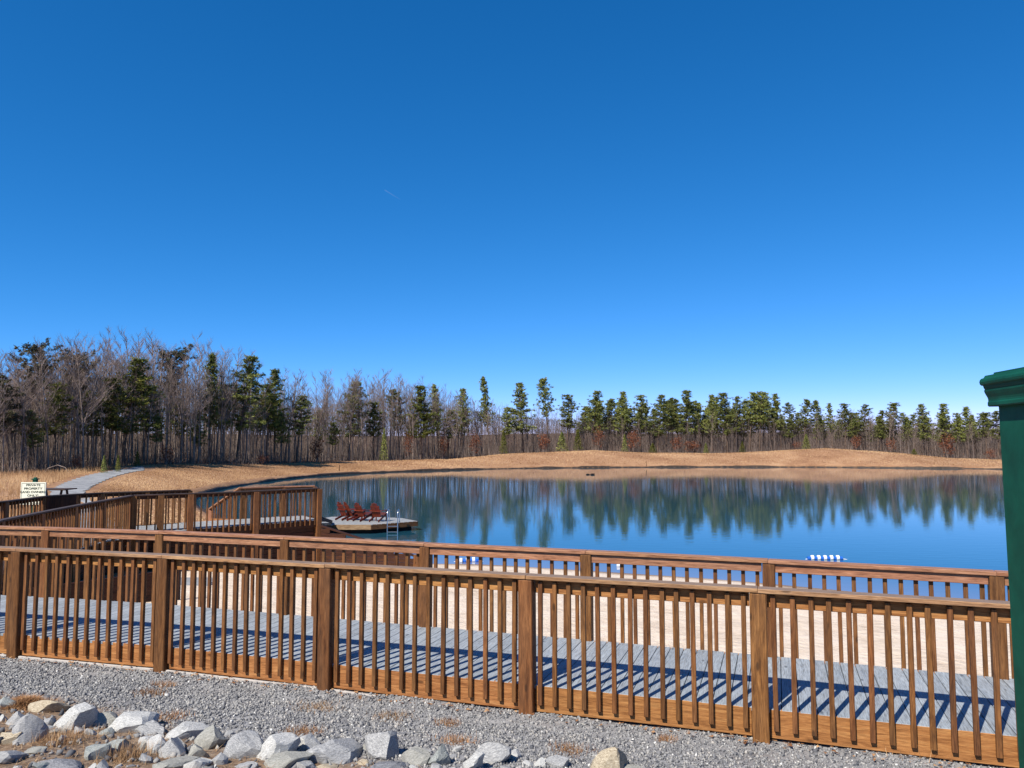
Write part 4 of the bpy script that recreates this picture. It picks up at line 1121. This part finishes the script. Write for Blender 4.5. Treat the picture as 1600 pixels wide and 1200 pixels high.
BT = [bare_tree(20 + i, fork=(i % 3 == 0)) for i in range(8)]
BTP = []
for i in (1, 4):
    t = BT[i][0].copy(); t.materials[0] = M_barkpale; BTP.append((t, BT[i][1]))
PV = [pine(40 + i, cb=c, wid=w_, dens=d_) for i, (c, w_, d_) in enumerate([(.42, 1.8, 1.0), (.34, 1.65, 1.1), (.44, 1.7, .95), (.30, 1.95, 1.2), (.5, 1.75, .9), (.38, 1.5, 1.1)])]
PVy = [(PV[i][0], (lambda m: (m.materials.clear(), m.materials.append(M_needle_y), m)[2])(PV[i][1].copy())) for i in (0, 3)]
PVf = [pine(60 + i, cb=.62, wid=1.7, dens=.7, flat_top=True, mat=M_needle_d) for i in range(2)]

def place(kind, name, var, x, y, H, wscale, label, cat, group, pnames=('trunk', 'crown')):
    z = hz(x, y) - 0.1; s = H / 12.0
    r = thing(name, label, cat, (x, y, z), group, random.uniform(0, 6.28)); r.scale = (s * wscale, s * wscale, s)
    o = link(pnames[0], var[0], r); o2 = link(pnames[1], var[1], r)
    return r
def tree_y(px): return float(np.interp(px, TREEPX, TREEY))
def put_by_px(px, ytop, dy): 
    Y = tree_y(px) + dy
    x = xat(px, Y, 8); base = hz(x, Y) - .1; return x, Y, zat(ytop, Y) - base
MIDDLE = 'pine crown in the close green band of pines right of centre across the lake'
RIGHTB = 'small dark pine among bare trees toward the right end of the far shore'
LEFTB = 'pine standing among the tall bare trees of the left wood'
PINES = [ # px, top, crown px width, variant set, dy, label
 (195, 556, 72, 'y3', 3, 'big bushy pine with a yellow-green lower side, in the left wood right of the sign'),
 (174, 590, 44, 'y0', 1, 'yellowish lower pine crown leaning on the left side of the big bushy pine'),
 (262, 546, 42, 'f0', 8, 'flat topped thin pine above the bare trees, between two bushy pines at left'),
 (330, 549, 36, 'p1', 6, 'narrow dark pine just left of the largest dark pine in the left wood'),
 (372, 553, 58, 'p3', 4, 'largest dark green pine of the left wood, its branches sweeping to the right'),
 (430, 574, 44, 'p1', 5, 'olive pine with a bent dark tip, right of the largest dark pine'),
 (418, 600, 40, 'y0', 3, 'short yellow-green pine in front of the pine with the bent tip'),
 (465, 617, 38, 'p2', 2, 'low ragged pine with a leaning trunk at the edge of the left wood'),
 (545, 595, 52, 'p3', 6, 'broad dark pine standing alone against pale bare trees, left of centre'),
 (585, 628, 30, 'p0', 4, 'small dull pine right of the broad dark one, half lost in bare twigs'),
 (625, 607, 34, 'p2', 8, 'dull green pine behind a pale trunk, left of the bright green one'),
 (658, 602, 42, 'y3', 2, 'bright yellow-green full pine with two pale trunks below it'),
 (686, 598, 28, 'p5', 6, 'thin dark pine tip rising behind the bright yellow-green pine'),
 (722, 605, 32, 'p1', 5, 'pointed pine on the skyline between the bright pine and the slim tall one'),
 (765, 586, 28, 'p5', 6, 'slim tall pointed pine, highest on the skyline at the centre'),
 (795, 636, 24, 'p0', 2, 'low green pine at the shore just right of the slim tall one'),
 (818, 596, 36, 'p3', 3, 'full tall pine with a rounded top just right of centre'),
 (857, 589, 28, 'p4', 7, 'tall thin crowned pine rising clear of its neighbours, right of centre'),
 (886, 616, 36, 'p0', 4, 'round pine lower than the thin crowned one on its left'),
 (925, 609, 32, 'p3', 4, 'leaning pine at the left end of the close green band'),
 (953, 622, 24, 'p2', 6, MIDDLE), (973, 610, 30, 'p1', 4, 'pointed dark pine with drooping right branches in the green band'), (1000, 617, 30, 'p0', 5, MIDDLE),
 (1027, 616, 32, 'p3', 3, MIDDLE), (1050, 622, 26, 'p2', 6, MIDDLE), (1072, 608, 36, 'p3', 4, 'tallest widest pine of the close green band, right of centre'), (1094, 625, 24, 'p2', 6, MIDDLE), (1112, 615, 28, 'p1', 4, MIDDLE),
 (1136, 613, 34, 'p3', 4, MIDDLE), (1152, 619, 26, 'p0', 7, MIDDLE), (1170, 612, 30, 'p4', 5, MIDDLE), (1186, 611, 30, 'p4', 4, MIDDLE), (1204, 626, 24, 'p5', 6, MIDDLE),
 (1220, 614, 26, 'p5', 4, 'tallest slim pine above the right-hand mound'), (1238, 628, 22, 'p2', 5, RIGHTB), (1255, 623, 22, 'p4', 5, RIGHTB), (1276, 624, 30, 'p1', 5, RIGHTB), (1300, 629, 18, 'p5', 6, RIGHTB),
 (1320, 630, 26, 'p0', 5, RIGHTB), (1345, 631, 24, 'p2', 5, RIGHTB), (1370, 640, 22, 'p5', 6, RIGHTB), (1394, 628, 28, 'p4', 4, 'tall pine with a clear gap of sky on its right, toward the right end'), (1415, 644, 18, 'p2', 7, RIGHTB),
 (1448, 630, 26, 'p3', 4, 'left one of a pair of dark pines near the green pillar'), (1472, 630, 30, 'p3', 4, 'right one of a pair of dark pines near the green pillar'), (1495, 645, 22, 'p0', 6, RIGHTB), (1510, 634, 28, 'p1', 4, 'dense pine between the pair and the pines at the green pillar'),
 (1540, 643, 28, 'p4', 5, RIGHTB), (1558, 641, 26, 'p2', 4, 'pine partly hidden by the green pillar'), (1590, 640, 28, 'p0', 5, RIGHTB), (1625, 640, 28, 'p1', 5, RIGHTB), (1660, 645, 28, 'p2', 5, RIGHTB),
 (1232, 655, 22, 'p0', 3, RIGHTB), (1330, 655, 26, 'p2', 3, RIGHTB), (1375, 655, 26, 'p0', 3, RIGHTB),
 (20, 585, 56, 'd0', 2, 'dull brownish pine at the very left edge of the wood'), (52, 540, 48, 'f1', 6, 'sparse flat pine high at the far left skyline'), (118, 552, 42, 'f0', 7, 'sparse brownish flat pine between the far left one and the big bushy pine'),
 (90, 598, 44, 'y0', 3, LEFTB), (60, 640, 40, 'p2', 2, LEFTB), (310, 640, 34, 'p1', 3, LEFTB), (225, 600, 44, 'p2', 5, LEFTB), (350, 600, 34, 'p0', 8, LEFTB), (400, 610, 34, 'p2', 8, LEFTB), (140, 610, 44, 'p0', 4, LEFTB), (285, 620, 34, 'p2', 6, LEFTB), (245, 650, 36, 'p4', 2, LEFTB), (440, 650, 34, 'p0', 3, LEFTB), (500, 640, 34, 'p2', 8, LEFTB), (520, 660, 30, 'p0', 4, LEFTB), (640, 650, 30, 'p4', 6, LEFTB), (-30, 590, 60, 'd0', 4, LEFTB), (-70, 600, 60, 'p1', 4, LEFTB), (700, 640, 28, 'p2', 7, LEFTB),
]
PVd = (PV[2][0], (lambda m: (m.materials.clear(), m.materials.append(M_needle_d), m)[2])(PV[2][1].copy()))
MARKS = sorted([(-90, 'left edge of the photo'), (195, 'big bushy pine'), (262, 'flat topped thin pine'), (372, 'largest dark pine'), (430, 'pine with the bent tip'), (545, 'broad lone dark pine'),
    (658, 'bright yellow-green pine'), (722, 'pointed skyline pine'), (765, 'slim tallest pine'), (818, 'full round-topped pine'), (857, 'thin crowned tall pine'), (925, 'leaning pine'), (973, 'drooping pointed pine'),
    (1072, 'widest pine of the band'), (1220, 'slim pine above the right mound'), (1276, 'full pine beside the mound top'), (1394, 'pine beside the sky gap'), (1460, 'pair of dark pines'), (1558, 'pine at the green pillar')])
ORD = ['first', 'second', 'third', 'fourth', 'fifth', 'sixth', 'seventh', 'eighth', 'ninth', 'tenth', 'eleventh', 'twelfth', 'thirteenth', 'fourteenth', 'fifteenth', 'sixteenth', 'seventeenth', 'eighteenth', 'nineteenth', 'twentieth',
    'twenty-first', 'twenty-second', 'twenty-third', 'twenty-fourth', 'twenty-fifth', 'twenty-sixth', 'twenty-seventh', 'twenty-eighth', 'twenty-ninth', 'thirtieth']
ORD += ['thirty-' + o for o in ORD[:9]] + ['fortieth'] + ['forty-' + o for o in ORD[:9]] + ['fiftieth'] + ['fifty-' + o for o in ORD[:9]] + ['sixtieth'] + ['sixty-' + o for o in ORD[:9]]
def relabel(rows, fmt):
    """rows: (px, object, look); numbers like-looking neighbours rightward from the nearest landmark pine"""
    cnt = {}
    for px, o, look in sorted(rows, key=lambda t: t[0]):
        m = [nm for x, nm in MARKS if x <= px + 1]; m = m[-1] if m else MARKS[0][1]
        k = cnt.get((m, look), 0); cnt[(m, look)] = k + 1
        o['label'] = fmt % (ORD[k], look, m)
prow = []; brow = []
rp = random.Random(5)
for k in range(26): q = 905 + k * 12 + rp.uniform(-4, 4); PINES.append((q, 620 + rp.uniform(0, 18), 28, 'p%d' % rp.randrange(6), rp.uniform(7, 16), MIDDLE))
for k in range(20): q = 1225 + k * 17 + rp.uniform(-6, 6); PINES.append((q, 642 + rp.uniform(0, 16), 24, 'p%d' % rp.randrange(6), rp.uniform(6, 16), RIGHTB))
for px, top_, wpx, var, dy, lab in PINES:
    x, y, H = put_by_px(px, top_, dy)
    v = {'p': PV, 'y': {0: PVy[0], 3: PVy[1]}, 'f': PVf, 'd': {0: PVd}}[var[0]][int(var[1])]
    wm = wpx * y / F_PX; base_w = 3.1 * H / 12
    pt_ = place('pine', 'pine_tree', v, x, y, H, max(.75, min(1.5, 1.05 * wm / base_w)), lab, 'pine tree', 'pines along the wood edge')
    if lab in (MIDDLE, RIGHTB, LEFTB): prow.append((px, pt_, 'unnamed' if 0 else {MIDDLE: 'green pine of the band', RIGHTB: 'small pine', LEFTB: 'pine among bare trunks'}[lab]))
relabel(prow, '%s %s to the right of the %s')

# skyline of the bare woods (photo column, top row)
SKX = [-120, 0, 40, 80, 150, 230, 300, 345, 400, 470, 530, 600, 660, 720, 790, 860, 950, 1050, 1150, 1250, 1350, 1430, 1500, 1600, 1700]
SKY = [545, 545, 535, 524, 518, 520, 530, 530, 560, 575, 572, 580, 590, 610, 625, 630, 640, 640, 640, 640, 636, 648, 650, 650, 650]
zones = [(-80, 470, 125, 'slender bare tree in the tall wood at left beyond the gravel path', 'bare trees of the left wood'),
         (470, 760, 66, 'grey bare tree in the wood across the lake, left of centre', 'bare trees left of centre'),
         (760, 1240, 62, 'thin bare tree below the band of pines across the lake', 'bare trees below the pines'),
         (1240, 1640, 47, 'thin pale bare tree on the right part of the far shore', 'bare trees at right')]
for x0, x1, n, lab, grp in zones:
    for k in range(n):
        px = x0 + (x1 - x0) * (k + random.random()) / n; dy = abs(random.gauss(0, 1)) * 7 + random.uniform(0, 3)
        top_ = float(np.interp(px, SKX, SKY)) + abs(random.gauss(0, 1)) * (30 if px < 560 else 16) + random.uniform(-6, 12)
        x, y, H = put_by_px(px, top_, dy)
        H = max(4, H); vi = random.randrange(10); vi = vi if vi < 8 else random.randrange(10); var = (BT + BTP)[vi]
        bt = place('bare', 'bare_tree', var, x, y, H, random.uniform(.65, 1.05), lab, 'bare tree', grp, ('trunk', 'branches'))
        look = ('pale ' if vi > 7 else 'grey ') + ('forked ' if vi in (0, 3, 6) else 'straight ') + ('bare tree in front' if dy < 6 else 'bare tree behind')
        brow.append((px, bt, look))
relabel(brow, '%s %s right of the %s')

# mass of the wood behind, as one
def wood_mass():
    n = 3000; px = RNG.uniform(-160, 1700, n); dy = RNG.uniform(1, 70, n)
    Y = np.interp(px, TREEPX, TREEY) + dy; Xw = (px - 800) / F_PX * Y
    zb = hterr(Xw, Y)[0]; top = np.interp(px, SKX, SKY) + np.abs(RNG.normal(0, 1, n)) * 26 + 6 + 34 * np.clip((640 - px) / 140, 0, 1)
    ztop = CAM_Z + (692 - top) / F_PX * Y; H = np.maximum(3, ztop - zb)
    Vs = []; Fs = []; sh = []; c = 0
    r = 0.035 + 0.035 * RNG.random(n)
    for i in range(n):
        lean = RNG.uniform(-.04, .04, 2) * H[i]
        b = np.array([Xw[i], Y[i], zb[i] - .1]); t = b + np.array([lean[0], lean[1], H[i]])
        for (p, q, r0, r1) in [(b, t, r[i], .012)] + [(lambda f, a, l: (b + (t - b) * f, b + (t - b) * f + np.array([math.cos(a) * l * .55, math.sin(a) * l * .55, l]), .013, .006))(RNG.uniform(.35, .97), RNG.uniform(0, 6.28), RNG.uniform(.5, 1.7)) for _ in range(20)]:
            Vs += [p + (r0, 0, 0), p + (-r0 * .5, r0 * .87, 0), p + (-r0 * .5, -r0 * .87, 0), q + (r1, 0, 0), q + (-r1 * .5, r1 * .87, 0), q + (-r1 * .5, -r1 * .87, 0)]
            Fs += [(c, c + 1, c + 4, c + 3), (c + 1, c + 2, c + 5, c + 4), (c + 2, c, c + 3, c + 5)]; c += 6
    link('distant_wood', mesh('distant_wood', np.array(Vs), np.array(Fs), M_bark), kind='stuff', label='deep bare winter wood behind the front trees', cat='wood')
wood_mass()
def twig_cloud():
    n = 330000; px = RNG.uniform(-160, 1700, n); dy = RNG.uniform(1, 75, n); Y = np.interp(px, TREEPX, TREEY) + dy; Xw = (px - 800) / F_PX * Y
    zb = hterr(Xw, Y)[0]; top = np.interp(px, SKX, SKY) + 18 + 34 * np.clip((640 - px) / 140, 0, 1); ztop = CAM_Z + (692 - top) / F_PX * Y; H = np.maximum(3, ztop - zb)
    f = RNG.random(n) ** 1.5 * 0.85; z = zb + f * H; L = RNG.uniform(.4, 1.3, n); a = RNG.uniform(0, 6.28, n); t = RNG.uniform(.05, .9, n)
    wd = RNG.uniform(.007, .018, n); dx, dy_ = np.cos(a) * np.sin(t) * L, np.sin(a) * np.sin(t) * L
    V = np.stack([np.stack([Xw - wd, Y, z], 1), np.stack([Xw + wd, Y, z], 1), np.stack([Xw + dx, Y + dy_, z + np.cos(t) * L], 1)], 1)
    blade_obj('distant_twigs', V, M_twigs, RNG.random(n), kind='stuff', label='haze of fine bare twigs filling the depth of the winter wood', cat='wood')
M_twigs = shade_mat('stems', [(0.0, (0.06, 0.044, 0.036)), (0.5, (0.155, 0.115, 0.093)), (1.0, (0.29, 0.23, 0.195))])
twig_cloud()
# undergrowth
def under():
    n = 26000; px = RNG.uniform(-160, 1700, n); dy = RNG.uniform(-.5, 22, n); Y = np.interp(px, TREEPX, TREEY) + dy; Xw = (px - 800) / F_PX * Y
    z = hterr(Xw, Y)[0]; H = RNG.uniform(.5, 3.6, n) * RNG.uniform(.5, 1, n); a = RNG.uniform(0, 6.28, n); ln = RNG.uniform(0, .35, n) * H
    wd = RNG.uniform(.008, .022, n)
    V = np.stack([np.stack([Xw - wd, Y, z], 1), np.stack([Xw + wd, Y, z], 1), np.stack([Xw + np.cos(a) * ln, Y + np.sin(a) * ln, z + H], 1)], 1)
    blade_obj('undergrowth', V, M_twigs, RNG.random(n), kind='stuff', label='tangle of thin stems and brambles at the foot of the trees', cat='undergrowth')
    n = 15000; px = RNG.uniform(-160, 1700, n); dy = RNG.uniform(-.3, 14, n); Y = np.interp(px, TREEPX, TREEY) + dy; Xw = (px - 800) / F_PX * Y
    z = hterr(Xw, Y)[0] + RNG.random(n) ** 2 * 1.4; r_ = .09
    c = np.stack([Xw, Y, z], 1); V = c[:, None, :] + RNG.uniform(-r_, r_, (n, 3, 3))
    blade_obj('dead_leaf_cover', V, M_redleaf, RNG.random(n), kind='stuff', label='low reddish dead leaves under the wood edge', cat='undergrowth')
under()
# saplings with dead leaves, small cedars
def leafy(seed, mat, shape='round', n=900, leaf=.10):
    rg = np.random.default_rng(seed); T = TB()
    for i in range(5 if shape == 'round' else 1):
        a = rg.uniform(0, 6.28); e = np.array([math.cos(a) * .5, math.sin(a) * .5, 2.2]) if shape == 'round' else np.array([0, 0, 2.7]); T.seg(np.zeros(3), e, .03, .01, 4)
    if shape == 'round':
        u = rg.normal(size=(n, 3)); u /= np.linalg.norm(u, axis=1)[:, None]; c = u * (rg.random((n, 1)) ** .5) * np.array([.85, .85, 1.25]) + np.array([0, 0, 1.6])
        c += .15 * np.sin(c[:, [1, 2, 0]] * 5)
    else:
        t = rg.random(n) ** .8; a = rg.uniform(0, 6.28, n); R_ = (1 - t) ** .8 * .85 * rg.uniform(.3, 1, n); c = np.stack([R_ * np.cos(a), R_ * np.sin(a), .15 + t * 2.8], 1)
    V = c[:, None, :] + rg.uniform(-leaf, leaf, (n, 3, 3)); me = mesh('foliage', V.reshape(-1, 3), np.arange(3 * n).reshape(n, 3), mat); attr(me, 'shade', np.repeat(rg.random(n), 3))
    return T.mesh('stem', M_bark), me
LR = [leafy(1, M_redleaf, n=520), leafy(2, M_redleaf, n=750)]; LC = [leafy(3, M_needle_y, 'cone', 1500), leafy(4, M_needle, 'cone', 1500)]
RED = [(410, 714, 20, 'low dark red shrub at the end of the path crest'), (495, 700, 24, 'dark red leafy sapling under the ragged leaning pine'), (638, 690, 16, 'red leafed sapling below the bright green pine'), (692, 695, 18, 'orange-red sapling right of the bright pine trunks'),
       (741, 690, 22, 'tall red-brown leafy sapling left of the slim tall pine'), (850, 690, 20, 'red-brown sapling beneath the tall thin crowned pine'), (935, 680, 20, 'red sapling under the leaning pine of the green band'), (990, 688, 22, 'reddish sapling in shade below the green band'),
       (1058, 692, 20, 'left one of two bright red-brown saplings on the far shore'), (1082, 697, 26, 'right and larger one of two bright red-brown saplings on the far shore'), (1245, 695, 14, 'small red sapling behind the right-hand mound'), (1338, 690, 16, 'orange leafed sapling on the slope of the right-hand mound'),
       (1392, 694, 16, 'thin red sapling below the tall pine with the sky gap'), (1480, 695, 24, 'red leafed sapling under the pair of dark pines'), (1548, 708, 18, 'orange-brown shrub beside the green pillar'), (120, 712, 16, 'brown leafy sapling in the left wood under the bushy pine'), (260, 708, 22, 'red-brown brush at the wood edge left of the crest')]
GRN = [(215, 715, 12, 'little yellow-green cedar at the wood edge where the path bends'), (600, 690, 16, 'small green cedar left of the bright pine'), (787, 690, 16, 'green cedar with a yellow side right of centre'), (878, 690, 22, 'dark round cedar on the shore under the round pine'), (903, 687, 18, 'bright yellow-green cedar right of the dark round one'), (976, 692, 12, 'small cedar below the pointed dark pine'),
       (1020, 700, 16, 'low bushy cedar in the middle of the green band'), (1103, 700, 10, 'small cedar right of the two red saplings'), (1160, 698, 12, 'yellowish cedar seedling on the dip between the mounds'), (1260, 690, 16, 'round yellow-green cedar on top of the right-hand mound'), (1428, 708, 12, 'low green shrub at the foot of the right slope'), (163, 733, 12, 'low green seedling in the tall grass beside the path'), (185, 735, 10, 'second low seedling in the tall grass, right of the first')]
for L_, vs, nm, ct, gr in ((RED, LR, 'leafy_sapling', 'sapling', 'red leafed saplings at the wood edge'), (GRN, LC, 'small_cedar', 'cedar', 'small green cedars at the wood edge')):
    for k, (px, ymid, wpx, lab) in enumerate(L_):
        Y = tree_y(px) - 0.8 - (6 if ymid > 730 else 0); x = xat(px, Y, 3); zb = hz(x, Y); H = max(1.2, 2 * (zat(ymid, Y) - zb)) if ymid < 712 else 1.6
        H = min(H, 5.5); v = vs[k % 2]; r = thing(nm, lab, ct, (x, Y, zb - .05), gr, random.uniform(0, 6)); ws = wpx * Y / F_PX / 1.7; r.scale = (ws, ws, H / 3.0)
        link('stem', v[0], r); link('foliage', v[1], r)

# ------------------------------------------------------------------ small things on the shores
def log_thing(name, label, cat, px, py, z, pts, rad, mat):
    g = G(px, py, z); v, f = tube(pts, rad, 7); return link(name, mesh(name, v, f, mat, True), None, g, label, cat)
log_thing('drift_log', 'dark forked log end on the far waterline right of centre', 'log', 982, 728.5, .1, [(-1.2, 0, 0), (-.3, 0, .18), (.3, .1, .35), (.9, 0, .1), (1.4, 0, 0)], [.12, .2, .28, .16, .05], M_black)
log_thing('fallen_branch', 'dark branch sticking from the far shore into the water, under the band of pines', 'branch', 1156, 728, .1, [(-1.1, 0, .35), (-.3, 0, .2), (.4, 0, .08), (1.3, 0, .3)], [.05, .12, .16, .05], M_black)
log_thing('shore_stone', 'round dark stone on the waterline below the right-hand mound', 'stone', 1373, 727, .1, [(-.5, 0, 0), (-.3, 0, .15), (0, 0, .2), (.3, 0, .15), (.5, 0, 0)], [.05, .25, .34, .25, .05], M_black)
log_thing('floating_log', 'small dark log floating in the lake near the far bank', 'log', 922, 741.5, .03, [(-.55, 0, 0), (-.3, 0, .05), (-.02, 0, .02), (.2, 0, .06), (.6, 0, .05)], [.04, .1, .03, .1, .08], M_black)
log_thing('marker_stake', 'thin brown stake standing on the left lake bank', 'stake', 530, 735, .5, [(0, 0, -.3), (0.02, 0, .35), (.04, 0, .75)], [.05, .05, .04], M_dark)
log_thing('marker_stake', 'small crooked stake on the far bank right of the forked log', 'stake', 1010, 726, .6, [(0, 0, -.3), (-.05, 0, .55), (.0, 0, .6)], [.04, .04, .03], M_dark)
log_thing('brush_pile', 'arched dead branch over the brush at the left wood edge, above the sign', 'brush', 88, 745, 1.45, [(-1.2, 0, -.1), (-.7, 0, .7), (0, .1, .95), (.7, 0, .75), (1.3, 0, 0)], [.03, .03, .03, .025, .02], M_bark)

# vapour trail
m, n, l, b = newmat('vapour'); b.inputs['Base Color'].default_value = (.9, .9, .9, 1); b.inputs['Alpha'].default_value = 0.03
def skyp(px, py, D): 
    u = (px - 800) / F_PX; v = -(py - 600) / F_PX
    d = Vector((u, math.cos(PITCH) - v * math.sin(PITCH), math.sin(PITCH) + v * math.cos(PITCH))); return d * D + Vector((0, 0, CAM_Z))
a_ = skyp(601, 297, 5000); b_ = skyp(626, 312, 5000)
v, f = tube([a_ - a_, (b_ - a_) * .5, b_ - a_], [3.5, 3.0, 0.6], 8); link('vapour_trail', mesh('vapour_trail', v, f, m, True), None, a_, 'short faint white vapour trail high in the blue sky', 'vapour trail')
